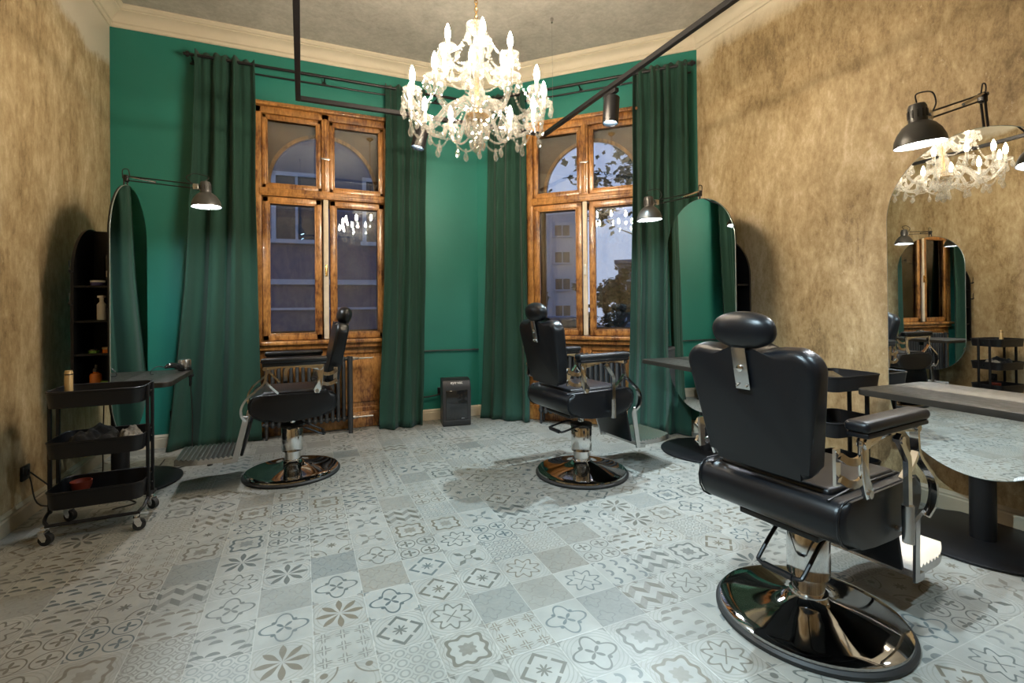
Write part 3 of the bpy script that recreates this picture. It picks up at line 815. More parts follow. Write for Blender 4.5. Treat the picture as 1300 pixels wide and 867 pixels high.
# the hooks sit on the outer side of the left station only, so mirrored stations are turned as a whole
tag(st, 'black styling station with tall oval mirror beside the nearest chair, at right', 'styling station', 'mirror stations with black tables')
s2 = copy_tree(st); s2.location = (3.0, 3.04, 0); s2.rotation_euler = (0, 0, PI-math.radians(3.7)); s2['label'] = 'black styling station with oval mirror in the far right corner, partly behind the nearest chair'
s3 = copy_tree(st); s3.location = (-1.10, 4.17, 0); s3.rotation_euler = (0, 0, 0); s3['label'] = 'black styling station with oval mirror and open rear shelves at left'
for o in kids(s2)+kids(st):
    if o.name.startswith('tool_hook'): bpy.data.objects.remove(o)

# ------------------------------------------------------------------ task lamps
def make_lamp(ex, ez, hx, hz, tilt):
    """clamped behind the mirror top: elbow at (ex, ez), shade centre at (hx, hz); x out of the mirror"""
    e = empty('task_lamp')
    for y in (-.011, .011):
        MB().tube([(-.035+(y*.6), y, 1.90), (ex+(y*.6), y, ez)], .0055, 8, sec=None).build('lower_bar', 'blackm', e)
    MB().box((-.04, 0, 1.89), (.05, .045, .07), .006).build('clamp', 'blackm', e)
    m = MB().box((ex, 0, ez), (.03, .034, .05), .008); m.tube([(ex, -.022, ez+.012), (ex, .022, ez+.012)], .009, 10)
    m.build('elbow', 'blackm', e)
    jx, jz = hx-.075, hz+.145
    m = MB().tube([(ex, .0, ez+.018), (jx, 0, jz+.018)], .0045, 8); m.tube([(ex, .0, ez-.012), (jx, 0, jz-.012)], .0045, 8)
    m.build('upper_arm', 'blackm', e)
    a = V((ex, .008, ez+.02)); d = (V((jx, .008, jz)) - a)
    m = MB().tube([a, a + d*.42 + V((0, 0, -.012))], .007, 8); m.build('spring', 'brushed', e)
    m = MB().box((jx+.01, 0, jz), (.04, .02, .045), .006); m.tube([(jx+.015, -.016, jz), (jx+.015, .016, jz)], .008, 10); m.tube([(jx+.02, 0, jz), (hx-.03, 0, hz+.115)], .006, 8)
    m.build('knuckle', 'brushed', e)
    Rt = Matrix.Rotation(math.radians(tilt), 3, 'Y'); c = (hx, 0, hz)
    sh = MB().lathe([(.098, 0), (.0985, .006), (.094, .03), (.082, .06), (.062, .088), (.042, .103), (.036, .106), (.036, .17), (.030, .185), (.012, .19), (0, .19), (0, .186), (.010, .186), (.032, .168), (.032, .105), (.058, .085), (.078, .058), (.090, .03), (.0945, .002)], 40, c, Rt, cap=False).build('shade', 'lampshade', e)
    m = MB()
    for k in range(12):
        a = 2*PI*k/12; m.box(V(c)+Rt@V((.0365*math.cos(a), .0365*math.sin(a), .14)), (.004, .005, .035), rot=Rt@Matrix.Rotation(a, 3, 'Z'))
    m.build('cooling_slot', 'rubber', sh)
    MB().lathe([(0, .014), (.088, .014), (.088, .018), (0, .018)], 32, c, Rt).build('bulb', 'led', e)
    p0 = V(c)+Rt@V((.0, 0, .19))
    MB().tube(spline([p0, p0+V((.02, .01, .035)), p0+V((-.07, .02, .055)), p0+V((-.12, .01, .02)), (jx-.01, .005, jz+.02)], 6), .0032, 6).build('cord', 'rubber', e)
    el = V((ex, 0, ez+.02))
    MB().tube(spline([el+V((.02, .004, .0)), el+V((.01, .006, .045)), el+V((-.02, .004, .04)), el+V((-.02, 0, -.02))], 6), .0032, 6).build('cord_loop', 'rubber', e)
    return e
def lamp_light(loc, en, name):
    l = bpy.data.lights.new(name, 'SPOT'); l.energy = en; l.color = (.78, .90, 1.0); l.spot_size = math.radians(150); l.spot_blend = .5; l.shadow_soft_size = .05
    return l
lg = 'cool white task lamps over the mirrors'
la = make_lamp(.02, 2.215, .50, 1.93, 6); la.location = (3.10, 1.25, 0); la.rotation_euler = (0, 0, PI-math.radians(3.4))
tag(la, 'dark metal task lamp over the nearest right-hand mirror', 'lamp', lg)
lb = make_lamp(-.03, 2.13, .46, 1.885, 3); lb.location = (3.0, 3.05, 0); lb.rotation_euler = (0, 0, PI-math.radians(4.3))
tag(lb, 'dark metal task lamp in front of the rightmost curtain', 'lamp', lg)
lc = make_lamp(-.02, 2.13, .46, 1.965, -2); lc.location = (-1.10, 4.17, 0)
tag(lc, 'dark metal task lamp reaching out in front of the leftmost curtain', 'lamp', lg)

# ------------------------------------------------------------------ three-tier trolley
def tray(m, z0, z1, L, W, r=.05, t=.004):
    def ol(k, rr): 
        pts = []
        for cx, cy, a0 in ((L/2-k-rr, W/2-k-rr, 0), (-L/2+k+rr, W/2-k-rr, PI/2), (-L/2+k+rr, -W/2+k+rr, PI), (L/2-k-rr, -W/2+k+rr, 1.5*PI)):
            pts += [(cx+rr*math.cos(a0+PI/2*i/6), cy+rr*math.sin(a0+PI/2*i/6)) for i in range(7)]
        return pts
    A = [m.b.verts.new((x, y, z0)) for x, y in ol(.008, r)]; B = [m.b.verts.new((x, y, z1)) for x, y in ol(0, r)]
    C_ = [m.b.verts.new((x, y, z1)) for x, y in ol(t, r)]; D = [m.b.verts.new((x, y, z0+t)) for x, y in ol(.008+t, r)]
    n = len(A)
    for P, Q in ((A, B), (B, C_), (C_, D)):
        for i in range(n): m.b.faces.new((P[i], P[(i+1) % n], Q[(i+1) % n], Q[i]))
    m.b.faces.new(A[::-1]); m.b.faces.new(D)
    m.tube([(x, y, z1) for x, y in ol(.001, r)], .005, 6, closed=True)
def make_trolley():
    e = empty('trolley'); L, W = .42, .31
    for z0, z1 in ((.165, .255), (.43, .515), (.695, .78)):
        m = MB(); tray(m, z0, z1, L, W); m.build('tray', 'black', e, ang=50)
    for s in (-1, 1):
        for t in (-.055, .055):
            MB().box((s*(L/2+.004), t, .455), (.016, .022, .66), .003, 2).build('upright', 'black', e)
        m = MB().tube([(s*(L/2+.004), -.13, .13)]+spline([(s*(L/2+.004), -.13, .125), (s*(L/2-.0), -.15, .10), (s*(L/2-.02), -.165, .094)], 4), .009, 8)
    m = MB()
    for s in (-1, 1):
        m.tube(spline([(s*.214, 0, .14), (s*.214, s*0-.08, .135), (s*.21, -.135, .115), (s*.19, -.16, .097)], 5), .009, 8)
        m.tube(spline([(s*.214, 0, .14), (s*.214, .08, .135), (s*.21, .135, .115), (s*.19, .16, .097)], 5), .009, 8)
        m.tube([(-.2, s*.16, .095), (.2, s*.16, .095)], .009, 8)
    m.build('chassis', 'black', e)
    for sx in (-1, 1):
        for sy in (-1, 1):
            c = empty('caster'); c.parent = e; c.location = (sx*.195, sy*.16, 0); c.rotation_euler = (0, 0, random.uniform(-.7, .7))
            MB().tube([(0, -.013, .03), (0, .013, .03)], .03, 20).build('wheel', 'rubber', c)
            m = MB().tube([(-.012, 0, .07), (-.012, 0, .09)], .011, 10)
            for s in (-1, 1): m.prism([(-.025, .072), (.0, .072), (.012, .04), (.006, .022), (-.008, .022), (-.022, .045)], s*.018-.0015, s*.018+.0015, 'y')
            m.box((-.012, 0, .071), (.03, .038, .004)); m.build('fork', 'chrome', c)
    m = MB()
    for s in (-1, 1):
        for z in (.74, .475, .21): m.tube([(s*.215, 0, z), (s*.2235, 0, z)], .005, 10)
    m.build('screw', 'chrome', e)
    return e
tr = make_trolley(); tr.location = (-1.03, 3.43, 0); tr.rotation_euler = (0, 0, math.radians(2))
tag(tr, 'black three-tier trolley on casters in front of the left mirror station', 'trolley', 'black three-tier trolleys')
tr2 = copy_tree(tr); tr2.location = (3.01, 1.95, 0); tr2.rotation_euler = (0, 0, math.radians(-3))
tr2['label'] = 'black three-tier trolley behind the table of the nearest right-hand mirror'

# things in and on the trolleys
def crumple(name, mat, loc, sx, sy, sz, seed, label, cat, rz=0.):
    m = MB(); m.ball((0, 0, 0), 1., 5)
    for w in m.b.verts:
        p = w.co.copy(); n1 = noise.noise(p*1.6+V((seed, 0, 0))); n2 = noise.noise(p*4+V((0, seed, 0))); n3 = abs(noise.noise(p*9+V((0, 0, seed))))
        k = 1 + .35*n1 + .16*n2 - .12*n3
        zz = max(p.z, -.35)
        w.co = V((p.x*sx*(1+.12*n1), p.y*sy*(1+.12*n2), (zz+.35)*sz*k if zz > -.35 else 0))
    o = m.build(name, mat, loc=loc, ang=180); o.rotation_euler = (0, 0, rz)
    return tag(o, label, cat)
crumple('towel', 'towel', (-1.07, 3.43, .4355), .125, .115, .085, 3.1, 'crumpled black towel in the middle tray of the left trolley', 'towel')
crumple('cloth', 'grey', (-.895, 3.405, .4355), .065, .09, .075, 8.4, 'grey speckled cloth next to the black towel in the trolley', 'cloth', .1)
t = MB().box((0, 0, 0), (.16, .22, .008), .003, 2, rot=Matrix.Rotation(math.radians(16), 3, 'X')).build('tablet', 'smoke', loc=(3.03, 1.97, .742)); t.rotation_euler = (0, 0, math.radians(-20))
tag(t, 'flat dark tablet leaning in the top tray of the right-hand trolley', 'tablet')
def jar(name, prof, mat, loc, label, cat, lid=None, lidmat='black', n=20):
    o = MB().lathe(prof, n, (0, 0, 0)).build(name, mat, loc=loc)
    if lid: MB().lathe(lid, n).build('cap', lidmat, o)
    return tag(o, label, cat)
jar('tin', [(0, 0), (.019, 0), (.019, .165), (.017, .168), (.017, .175), (0, .175)], 'tan', (-1.20, 3.48, .700), 'tall tan tin standing in the top tray of the left trolley', 'tin', [(.0195, .150), (.0195, .156), (.0, .156)], 'rubber')
def on_shelf(x, y): return (-1.10 - x, 4.17 + y)
zs = {0: .7325, 1: .9375, 2: 1.1475, 3: 1.3675}
def S_(x, y, k): a, b = on_shelf(x, y); return (a, b, zs[k])
jar('bottle', [(0, 0), (.030, 0), (.032, .005), (.032, .062), (.028, .075), (.014, .08), (.014, .088), (0, .088)], 'orange', S_(.11, -.27, 0), 'orange bottle with a dark cap on the lowest shelf behind the left mirror', 'bottle', [(.016, .086), (.016, .106), (.006, .11), (.006, .13), (0, .13)], 'lampshade')
jar('jar', [(0, 0), (.030, 0), (.032, .004), (.032, .022), (.03, .026), (0, .026)], 'lime', S_(.05, -.28, 0), 'flat green jar beside the orange bottle on the lowest shelf', 'jar')
jar('jar', [(0, 0), (.026, 0), (.028, .003), (.028, .024), (0, .024)], 'orange', S_(.045, -.28, 1), 'small orange tub on the second shelf behind the left mirror', 'jar', [(.029, .024), (.029, .036), (0, .036)], 'tan')
jar('jar', [(0, 0), (.028, 0), (.028, .018), (0, .018)], 'lime', S_(.12, -.27, 1), 'low green-labelled tub on the second shelf behind the left mirror', 'jar', [(.029, .018), (.029, .027), (0, .027)], 'smoke')
jar('spray_bottle', [(0, 0), (.022, 0), (.024, .004), (.024, .10), (.012, .115), (.010, .13), (0, .13)], 'white', S_(.075, -.28, 2), 'white pump bottle on the third shelf behind the left mirror', 'bottle', [(.012, .128), (.012, .142), (.022, .144), (.022, .156), (0, .156)], 'white')
jar('dispenser', [(0, 0), (.016, 0), (.017, .003), (.017, .075), (.008, .085), (0, .085)], 'grey', S_(.04, -.25, 2), 'short grey bottle next to the white pump bottle', 'bottle')
jar('jar', [(0, 0), (.036, 0), (.038, .004), (.038, .022), (0, .022)], 'bluep', S_(.10, -.26, 3), 'low violet-blue tub on the top shelf behind the left mirror', 'jar', [(.039, .022), (.039, .034), (0, .034)], 'white')
jar('canister', [(0, 0), (.022, 0), (.024, .003), (.024, .19), (.018, .205), (.008, .21), (.008, .225), (0, .225)], 'smoke', S_(.06, -.20, 3), 'tall dark spray canister on the top shelf behind the left mirror', 'bottle', [(.0245, .06), (.0245, .10), (0, .10)], 'brushed')
tag(MB().box((0, 0, .055), (.030, .03, .11), .004, 2).build('carton', 'white', loc=S_(.022, -.285, 3)), 'narrow cream carton on the top shelf next to the mirror', 'box')
jar('bowl', [(0, 0), (.03, 0), (.047, .04), (.05, .07), (.046, .07), (.042, .04), (.025, .008), (0, .008)], 'red', (-1.16, 3.52, .1705), 'rust-red bowl in the bottom tray of the left trolley', 'bowl')

# clipper set on the left table
e = empty('hair_clipper_stand', (-.835, 4.46, .738))
MB().lathe([(0, 0), (.045, 0), (.046, .004), (.046, .020), (.042, .024), (0, .024)], 28).build('charging_base', 'smoke', e)
MB().lathe([(.040, .024), (.043, .028), (.044, .07), (.040, .085), (.02, .09), (0, .09)], 28).build('metal_cup', 'brushed', e)
tag(e, 'silver charging stand at the corner of the left table', 'charger')
m = MB(); m.tube(spline([(-.06, 0, .045), (-.02, .0, .058), (.03, .0, .05), (.085, 0, .032)], 6), [.010, .012, .015, .017, .019, .02, .021, .021, .021, .02, .02, .021, .023, .024, .024, .022, .020, .018, .012], 12)
cl = m.build('hair_clipper', 'smoke', loc=(-.885, 4.32, .738)); cl.rotation_euler = (0, math.radians(3), math.radians(50))
MB().box((.09, 0, .03), (.02, .034, .012), .003, 2).build('blade', 'chrome', cl)
MB().tube(spline([(-.06, 0, .045), (-.11, .01, .055), (-.145, .02, .03), (-.15, .02, .004), (-.17, -.03, .004)], 6), .003, 6).build('cord', 'rubber', cl)
tag(cl, 'black hair clipper with a looping cord on the left table', 'hair clipper')
h = MB().box((0, 0, -.045), (.012, .06, .09), .004, 2); h.box((.004, 0, -.01), (.03, .07, .02), .004, 2)
tag(h.build('power_adapter', 'black', loc=(-.80, 4.47, .704)), 'black adapter hanging under the left table edge', 'adapter')

# cables on the floor by the left station
def cable(pts, label, r=.004, mat='rubber', name='cable'):
    return tag(MB().tube(spline(pts, 6), r, 6).build(name, mat), label, 'cable')
cable([(-.80, 4.47, .62), (-.795, 4.50, .4), (-.80, 4.52, .15), (-.80, 4.48, .02), (-.86, 4.36, .018), (-1.0, 4.46, .004), (-1.02, 4.70, .004)], 'black cable dropping from the left table edge to the floor')
cable([(-1.46, 3.72, .27), (-1.40, 3.80, .15), (-1.38, 3.95, .02), (-1.34, 4.1, .02), (-1.30, 4.28, .022), (-1.26, 4.18, .30), (-1.24, 4.14, .62)], 'black cable running from the low socket up behind the left station')
cable([(-1.455, 3.70, .25), (-1.42, 3.74, .06), (-1.30, 3.95, .022), (-1.16, 3.86, .005), (-1.04, 3.82, .005), (-.96, 3.72, .005), (-1.06, 3.66, .005)], 'second black cable curling on the floor behind the left trolley')

# ------------------------------------------------------------------ lighting track with spot heads
TZ = 2.80; TX0, TX1, TY1, TY0 = -.015, 2.075, 3.985, -1.1
e = empty('light_track', (0, 0, TZ))
m = MB()
for a, b in (((TX0, TY0, 0), (TX0, TY1, 0)), ((TX0, TY1, 0), (TX1, TY1, 0)), ((TX1, TY1, 0), (TX1, TY0, 0)), ((TX1, TY0, 0), (TX0, TY0, 0))):
    pass
for x in (TX0, TX1): MB().box((x, (TY0+TY1)/2, 0), (.036, TY1-TY0+.036, .034), .003, 1).build('rail', 'black', e)
for y in (TY0, TY1): MB().box(((TX0+TX1)/2, y, 0), (TX1-TX0-.036, .036, .034), .003, 1).build('rail', 'black', e)
for x, y in ((TX0, TY0), (TX1, TY0), (TX0, 1.2), (TX1, TY1-.17)):
    MB().tube([(x, y, .01), (x, y, ZC-TZ-.02)], .0012, 6).build('suspension_wire', 'brushed', e)
    MB().lathe([(.008, .95), (.008, .965), (.014, .975), (.014, .99), (0, .99)], 12, (x, y, 0)).build('wire_anchor', 'brushed', e)
tag(e, 'black rectangular lighting track hung from the ceiling by thin wires', 'track')
def spot(loc, aim, en, label, size=48, blend=.45, col=(.66, .88, 1.0), lens='spotled'):
    e = empty('spotlight', loc); d = (V(aim) - (V(loc) + V((0, 0, -.10)))).normalized()
    q = V((0, 0, -1)).rotation_difference(d).to_matrix()
    MB().box((0, 0, -.030), (.034, .15, .03), .004, 2).build('adapter', 'black', e)
    MB().tube([(0, .0, -.04), (0, .0, -.085)], .008, 8).build('stem', 'black', e)
    hd = V((0, 0, -.155))
    MB().lathe([(0, .10), (.052, .10), (.057, .095), (.057, -.095), (.054, -.10), (.051, -.095), (.051, -.07), (0, -.07)], 30, hd, q).build('head', 'blackm', e)
    MB().lathe([(0, -.066), (.05, -.066), (.05, -.072), (0, -.072)], 24, hd, q).build('lens', lens, e)
    l = bpy.data.lights.new('beam', 'SPOT'); l.energy = en; l.color = col; l.spot_size = math.radians(size); l.spot_blend = blend; l.shadow_soft_size = .02
    lo = bpy.data.objects.new('beam', l); COL.objects.link(lo); lo.parent = e; lo.location = hd + d*.105; lo.rotation_euler = d.to_track_quat('-Z', 'Y').to_euler()
    return tag(e, label, 'spotlight', 'black cylindrical track spotlights')
spot((2.075, 2.93, TZ-.017), (1.80, 2.85, 0), 210, 'black track spotlight hanging before the right window', 88)
spot((.915, 3.985, TZ-.017), (.30, 4.0, .2), 22, 'black track spotlight left of the chandelier, tilted sideways', 70, col=(1, .85, .62))
spot((TX0, .75, TZ-.017), (1.35, 1.5, 0), 250, 'track spotlight over the front left, outside the picture', 84)
spot((TX1, .2, TZ-.017), (1.0, 1.6, 0), 90, 'added track spotlight over the front right, outside the picture', 84)  # unseen extra head, added to light the foreground floor

# ------------------------------------------------------------------ chandelier
CC = V((.971, 2.73, 0)); ZR = ZC; ZC = 2.26 + (ZR-2.347)/1.083
e = empty('chandelier', CC + V((0, 0, 2.347))); e.scale = (1.083,)*3
def loc_(r, a, z): return V((r*math.cos(a), r*math.sin(a), z-2.26))
z_ = lambda z: z-2.26
cprof2 = [(0, 2.16), (.012, 2.165), (.022, 2.185), (.014, 2.20), (.040, 2.215), (.062, 2.235), (.070, 2.262), (.062, 2.285), (.035, 2.30), (.022, 2.315), (.034, 2.33), (.050, 2.36), (.044, 2.40), (.025, 2.44), (.018, 2.47), (.036, 2.485), (.048, 2.505), (.036, 2.525), (.018, 2.54), (.026, 2.57), (.036, 2.61), (.026, 2.66), (.014, 2.70), (.03, 2.72), (.055, 2.745), (.06, 2.765), (.054, 2.765), (.02, 2.735), (0, 2.73)]
MB().lathe([(r, z_(z)) for r, z in cprof2], 20).build('column', 'crystal', e, ang=10)
m = MB().lathe([(0, z_(2.225)), (.045, z_(2.232)), (.063, z_(2.252)), (.066, z_(2.262)), (.03, z_(2.262)), (0, z_(2.262))], 24); m.lathe([(.012, z_(2.27)), (.012, z_(2.78)), (0, z_(2.78))], 10)
m.build('gilt_core', 'gold', e)
m = MB(); zc = 2.775; k = 0
while zc < ZC-.02:
    ring = [(.009*math.cos(a)*(1 if k % 2 else 0), .009*math.cos(a)*(0 if k % 2 else 1), z_(zc)+.014*math.sin(a)+.012) for a in [2*PI*i/10 for i in range(10)]]
    m.tube(ring, .0025, 5, closed=True); zc += .022; k += 1
m.build('chain', 'gold', e)
MB().lathe([(.012, z_(ZC-.04)), (.03, z_(ZC-.03)), (.05, z_(ZC-.01)), (.05, z_(ZC)), (0, z_(ZC))], 24).build('canopy', 'gold', e)
def drop(m, p, s=1.):
    m.lathe([(0, 0), (.004*s, -.006*s), (.011*s, -.024*s), (.0125*s, -.034*s), (.008*s, -.046*s), (0, -.052*s)], 6, p)
    m.ball(p+V((0, 0, .004*s)), .0065*s, 1)
def arm_mesh(r, ztip, zroot, dip):
    zc_ = ztip-.155
    pts = spline([(.035, 0, z_(zroot)), (r*.28, 0, z_(zroot+.035)), (r*.5, 0, z_(zroot-.02)), (r*.66, 0, z_(zc_-dip)), (r*.86, 0, z_(zc_-dip*.8)), (r*.985, 0, z_(zc_-dip*.25)), (r, 0, z_(zc_))], 6)
    return MB().tube(pts, [.0135-.004*i/len(pts) for i in range(len(pts))], 8), zc_
def make_arm(r, ztip, zroot, dip, nd, up):
    m, zc_ = arm_mesh(r, ztip, zroot, dip)
    a = m.build('arm', 'crystal', e)
    # scalloped drip dish
    MB().lathe([(.010, z_(zc_)), (.016, z_(zc_)+.008), (.040, z_(zc_)+.018), (.049, z_(zc_)+.034), (.0455, z_(zc_)+.034), (.036, z_(zc_)+.022), (.010, z_(zc_)+.014)], 16, (r, 0, 0), cap=False).build('drip_dish', 'crystal', a, ang=10)
    MB().lathe([(.0105, z_(zc_)), (.0105, z_(zc_)+.072), (0, z_(zc_)+.072)], 12, (r, 0, 0)).build('candle_sleeve', 'candle', a)
    MB().lathe([(.0085, z_(zc_)+.072), (.013, z_(zc_)+.086), (.0150, z_(zc_)+.102), (.0125, z_(zc_)+.122), (.006, z_(zc_)+.143), (0, z_(zc_)+.156)], 12, (r, 0, 0)).build('bulb', 'bulb', a)
    for k in range(nd):
        t = 2*PI*(k+.5)/nd; m = MB(); drop(m, V((r+.047*math.cos(t), .047*math.sin(t), z_(zc_)+.018)), 1.15); m.build('crystal_drop', 'crystal', a, smooth=False)
    return a
NL, NU = 12, 6
lo = make_arm(.37, 2.455, 2.29, .095, 5, False); arms = [lo]
up_ = make_arm(.195, 2.70, 2.51, .06, 4, True); ups = [up_]
for k in range(1, NL):
    c = copy_tree(lo, e); arms.append(c)
for k in range(1, NU):
    c = copy_tree(up_, e); ups.append(c)
A0, B0 = .12, .35
for k, a in enumerate(arms): a.rotation_euler = (0, 0, A0+2*PI*k/NL)
for k, a in enumerate(ups): a.rotation_euler = (0, 0, B0+2*PI*k/NU)
def strand(p, q, sag, n, r=.0072):
    m = MB()
    for i in range(n+1):
        t = i/n; w = p*(1-t) + q*t; w.z -= sag*4*t*(1-t)
        m.ball(w, r, 1)
    return m
# bead strands: between neighbouring arms, from the upper tier outwards, and below
for k in range(NL):
    a, b = A0+2*PI*k/NL, A0+2*PI*(k+1)/NL
    strand(loc_(.372, a, 2.29), loc_(.372, b, 2.29), .11, 20).build('bead_strand', 'crystal', e, smooth=False)
    if 1:
        strand(loc_(.05, a, 2.21), loc_(.33, a, 2.24), .055, 18).build('bead_strand', 'crystal', e, smooth=False)
    if k % 2:
        strand(loc_(.20, B0+2*PI*(k//2)/NU, 2.54), loc_(.365, a, 2.32), .07, 16).build('bead_strand', 'crystal', e, smooth=False)
for k in range(NU):
    a, b = B0+2*PI*k/NU, B0+2*PI*(k+1)/NU
    strand(loc_(.197, a, 2.545), loc_(.197, b, 2.545), .07, 14).build('bead_strand', 'crystal', e, smooth=False)
    strand(loc_(.05, a, 2.745), loc_(.19, a, 2.565), .05, 14).build('bead_strand', 'crystal', e, smooth=False)
def pend(p, sc):
    m = MB(); drop(m, p, sc); m.build('crystal_pendant', 'crystal', e, smooth=False)
for k in range(12):
    a = 2*PI*k/12; pend(loc_(.058, a, 2.225), 1.4)
for k in range(9):
    a = 2*PI*k/9; pend(loc_(.052, a, 2.735), 1.2)
for k in range(6):
    a = 2*PI*k/6; pend(loc_(.030, a, 2.15), 1.5)
pend(loc_(0, 0, 2.15), 2.0)
for k in range(NL):
    a = A0+2*PI*(k+.5)/NL; pend(loc_(.36, a, 2.185), 1.35); pend(loc_(.26, a-.25, 2.165), 1.2)
tag(e, 'large crystal chandelier with lit candle bulbs hanging from a gilt chain', 'chandelier')

ZC = ZR
# ------------------------------------------------------------------ outside
def grp(n): return n
tag(struct(MB().box((8, 22, -.7), (70, 33, .2)).build('street_ground', 'asphalt')), None)
def house(name, loc, rz, w, d, h, mat, cols, rows, z0, zh, ww, wh, label, roof=True, wmat='shutter'):
    e = empty(name, loc, rz)
    MB().box((0, d/2, h/2), (w, d, h)).build('walls', mat, e)
    if roof: MB().box((0, d/2, h+.12), (w+.5, d+.5, .28), .05).build('roof', 'facade2', e)
    for j in range(rows):
        for i in range(cols):
            x = -w/2 + (i+.5)*w/cols; z = z0 + j*zh
            f = MB()
            for s in (-1, 1): f.box((x+s*ww/2, -.03, z), (.10, .08, wh+.1))
            f.box((x, -.03, z+wh/2), (ww+.1, .08, .10)); f.box((x, -.05, z-wh/2), (ww+.2, .14, .10)); f.box((x, -.02, z), (.06, .05, wh))
            fo = f.build('window', wmat, e); MB().box((x, -.005, z), (ww, .02, wh)).build('pane', 'fwin', fo)
    return tag(e, label, 'building')
# across the street behind the left window
th = house('townhouse', (-1.18, 13.5, -1), math.radians(-4), 13, 5, 12, 'facade4', 6, 3, 4.75, 3.2, 1.05, 1.7, 'blue-grey town house facade across the street, seen through the left window')
m = MB().box((0, -.04, 2.88), (13, .12, .13)); m.box((0, -.02, 2.2), (13, .08, .06)); m.build('reflection_band', 'shutter', th)  # pale facade bands standing in for a light reflection across the panes
e = empty('shop_front', (-.5, 12.9, -1), math.radians(-4))
MB().box((0, .1, 1.55), (1.5, .25, .16), .02).build('lit_sign_box', 'shoplight', e); MB().box((0, .2, .85), (2.4, .12, 1.5)).build('shop_window', 'fwin', e)
m = MB()
for x in (-.9, -.2, .45, 1.0): m.ball((x, .02, 1.35), .05, 2)
m.build('shop_lamp', 'shopdot', e); tag(e, 'small lit shop front low across the street, seen through the left window', 'shop')
# apartment block and neighbours seen through the right window
dw = V((R2, R2, 0))
house('apartment_block', (12.3, 27.2, -1), math.radians(-24), 7.2, 6, 8.2, 'facade3', 4, 4, 1.9, 1.65, 1.0, .75, 'pale apartment block in the distance, seen through the right window')
bh = house('roofed_house', (22.6, 24.4, -1), math.radians(-40), 8, 5, 5.0, 'facade2', 4, 2, 1.5, 1.9, 1.0, .9, 'low blue-grey house with roof boxes, seen through the right window')
for x in (-2.2, -.6):
    m = MB().box((x, 1.2, 5.6), (.6, .6, .8), .05); m.box((x, 1.2, 6.0), (.8, .8, .1), .02); m.build('chimney', 'facade3', bh)
def tree(loc, h, cr, n, seed, label, lsz=.16, lean=(0, 0)):
    rnd = random.Random(seed); e = empty('tree', loc)
    tr_ = MB(); top = V((lean[0], lean[1], h))
    tr_.tube(spline([(0, 0, 0), (.1, .05, h*.35), top*.7+V((0, 0, 0)), top], 5), [.22-.19*i/15 for i in range(16)], 8)
    for k in range(14):
        a = rnd.uniform(0, 2*PI); z = rnd.uniform(.4, .9); b = V((lean[0]*z, lean[1]*z, h*z))
        en = b + V((math.cos(a)*cr*.8, math.sin(a)*cr*.8, cr*.45)); tr_.tube(spline([b, (b+en)/2+V((0, 0, .1)), en], 4), [.05-.045*i/8 for i in range(9)], 5)
    tr_.build('trunk', 'bark', e)
    m = MB()
    cl = [V((lean[0]+rnd.gauss(0, cr*.45), lean[1]+rnd.gauss(0, cr*.45), h*.78+rnd.gauss(0, cr*.45))) for _ in range(26)]
    for i in range(n):
        c = rnd.choice(cl) + V((rnd.gauss(0, .28), rnd.gauss(0, .28), rnd.gauss(0, .24)))*cr*.5
        R = Matrix.Rotation(rnd.uniform(0, 6.3), 3, 'Z') @ Matrix.Rotation(rnd.uniform(-1.2, 1.2), 3, 'X')
        s = lsz*rnd.uniform(.6, 1.2)
        P = [R @ V(q)*s for q in ((0, -.5, 0), (.32, -.28, .03), (.55, -.05, 0), (.25, .12, .02), (.2, .5, 0), (0, .3, .03), (-.2, .5, 0), (-.25, .12, .02), (-.55, -.05, 0), (-.32, -.28, .03))]
        m.b.faces.new([m.b.verts.new(c+p) for p in P])
    m.build('foliage', 'leaf', e, smooth=False)
    return tag(e, label, 'tree', None)
tree((7.2, 8.3, -1), 6.2, 1.35, 1900, 5, 'leafy street tree outside the right window, its leaves in the arched top right light', .17)
tree((3.95, 9.3, -1), 6.0, .95, 1100, 9, 'leafy street tree outside the right window, its leaves in the arched top left light', .17)
tree((7.7, 10.6, -1), 3.0, .75, 1300, 21, 'dark bushy tree low outside the right window, at its right pane', .16)
tree((8.3, 17.8, -1), 2.9, .8, 900, 12, 'dark tree beside the apartment block beyond the right window', .25)
def car(loc, rz, label):
    e = empty('parked_car', loc, rz)
    MB().prism([(-2.1, .3), (2.1, .3), (2.15, .6), (2.0, .82), (1.2, .92), (-1.6, .98), (-2.1, .85), (-2.15, .55)], -.85, .85, 'y', .08, 3).build('car_body', 'car', e)
    MB().prism([(-1.5, .95), (1.2, .9), (.55, 1.38), (-.95, 1.42)], -.72, .72, 'y', .10, 3).build('cabin_glass', 'carglass', e)
    MB().box((-.2, 0, 1.42), (1.35, 1.2, .05), .02).build('car_roof', 'car', e)
    for x in (-1.35, 1.35):
        for s in (-1, 1): MB().tube([(x, s*.72, .31), (x, s*.88, .31)], .31, 20).build('wheel', 'rubber', e)
    return tag(e, label, 'car', 'cars parked outside')
car((8.9, 15.3, -.6), math.radians(-30), 'blue parked car at the left, seen low through the right window')
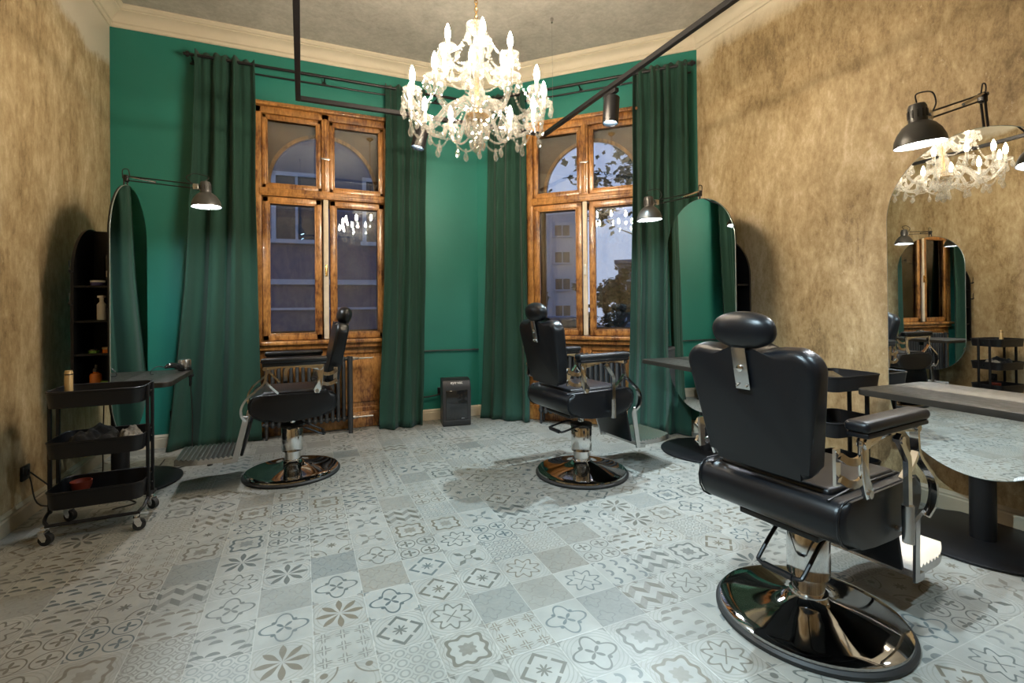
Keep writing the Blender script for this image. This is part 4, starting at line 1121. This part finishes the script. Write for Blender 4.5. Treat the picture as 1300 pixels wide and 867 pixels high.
car((13.2, 14.0, -.6), math.radians(-35), 'blue parked car at the right, seen low through the right window')

# ------------------------------------------------------------------ world: dusk sky
w = bpy.data.worlds.new('dusk_sky'); S.world = w; w.use_nodes = True; nt = w.node_tree; nt.nodes.clear(); X.nt = nt
o_ = nt.nodes.new('ShaderNodeOutputWorld'); bg = nt.nodes.new('ShaderNodeBackground'); nt.links.new(bg.outputs[0], o_.inputs[0])
tc = nt.nodes.new('ShaderNodeTexCoord'); sp = nt.nodes.new('ShaderNodeSeparateXYZ'); nt.links.new(tc.outputs['Generated'], sp.inputs[0])
cr = nt.nodes.new('ShaderNodeValToRGB'); el = cr.color_ramp.elements
el[0].position = 0; el[0].color = (.62, .66, .86, 1); el[1].position = .6; el[1].color = (.30, .40, .74, 1)
nt.links.new(sp.outputs[2], cr.inputs[0]); nt.links.new(cr.outputs[0], bg.inputs[0]); bg.inputs[1].default_value = .95

# ------------------------------------------------------------------ camera
cam = bpy.data.cameras.new('camera'); co = bpy.data.objects.new('camera', cam); COL.objects.link(co); S.camera = co
f = 614.13; cam.sensor_width = 36; cam.lens = f/1300*36; cam.shift_x = 0; cam.shift_y = -(433.5-385.65)/1300
Rw = ((.91705, -.39865, -.00956), (.39871, .91706, .00539), (.00662, -.00876, .99994))   # right, forward, up
r_, f_, u_ = [V(q).normalized() for q in Rw]
co.matrix_world = Matrix(((r_.x, u_.x, -f_.x, 0), (r_.y, u_.y, -f_.y, 0), (r_.z, u_.z, -f_.z, 1.21), (0, 0, 0, 1)))
cam.clip_start = .05

S.view_settings.view_transform = 'Standard'; S.view_settings.look = 'None'; S.view_settings.gamma = 1; S.view_settings.use_curve_mapping = False
S.view_settings.exposure = 0.52
cy = S.cycles
cy.use_denoising = True; cy.max_bounces = 10; cy.diffuse_bounces = 4; cy.glossy_bounces = 6; cy.transparent_max_bounces = 24; cy.transmission_bounces = 6
cy.sample_clamp_indirect = 6; cy.caustics_reflective = False; cy.caustics_refractive = False; cy.use_light_tree = True
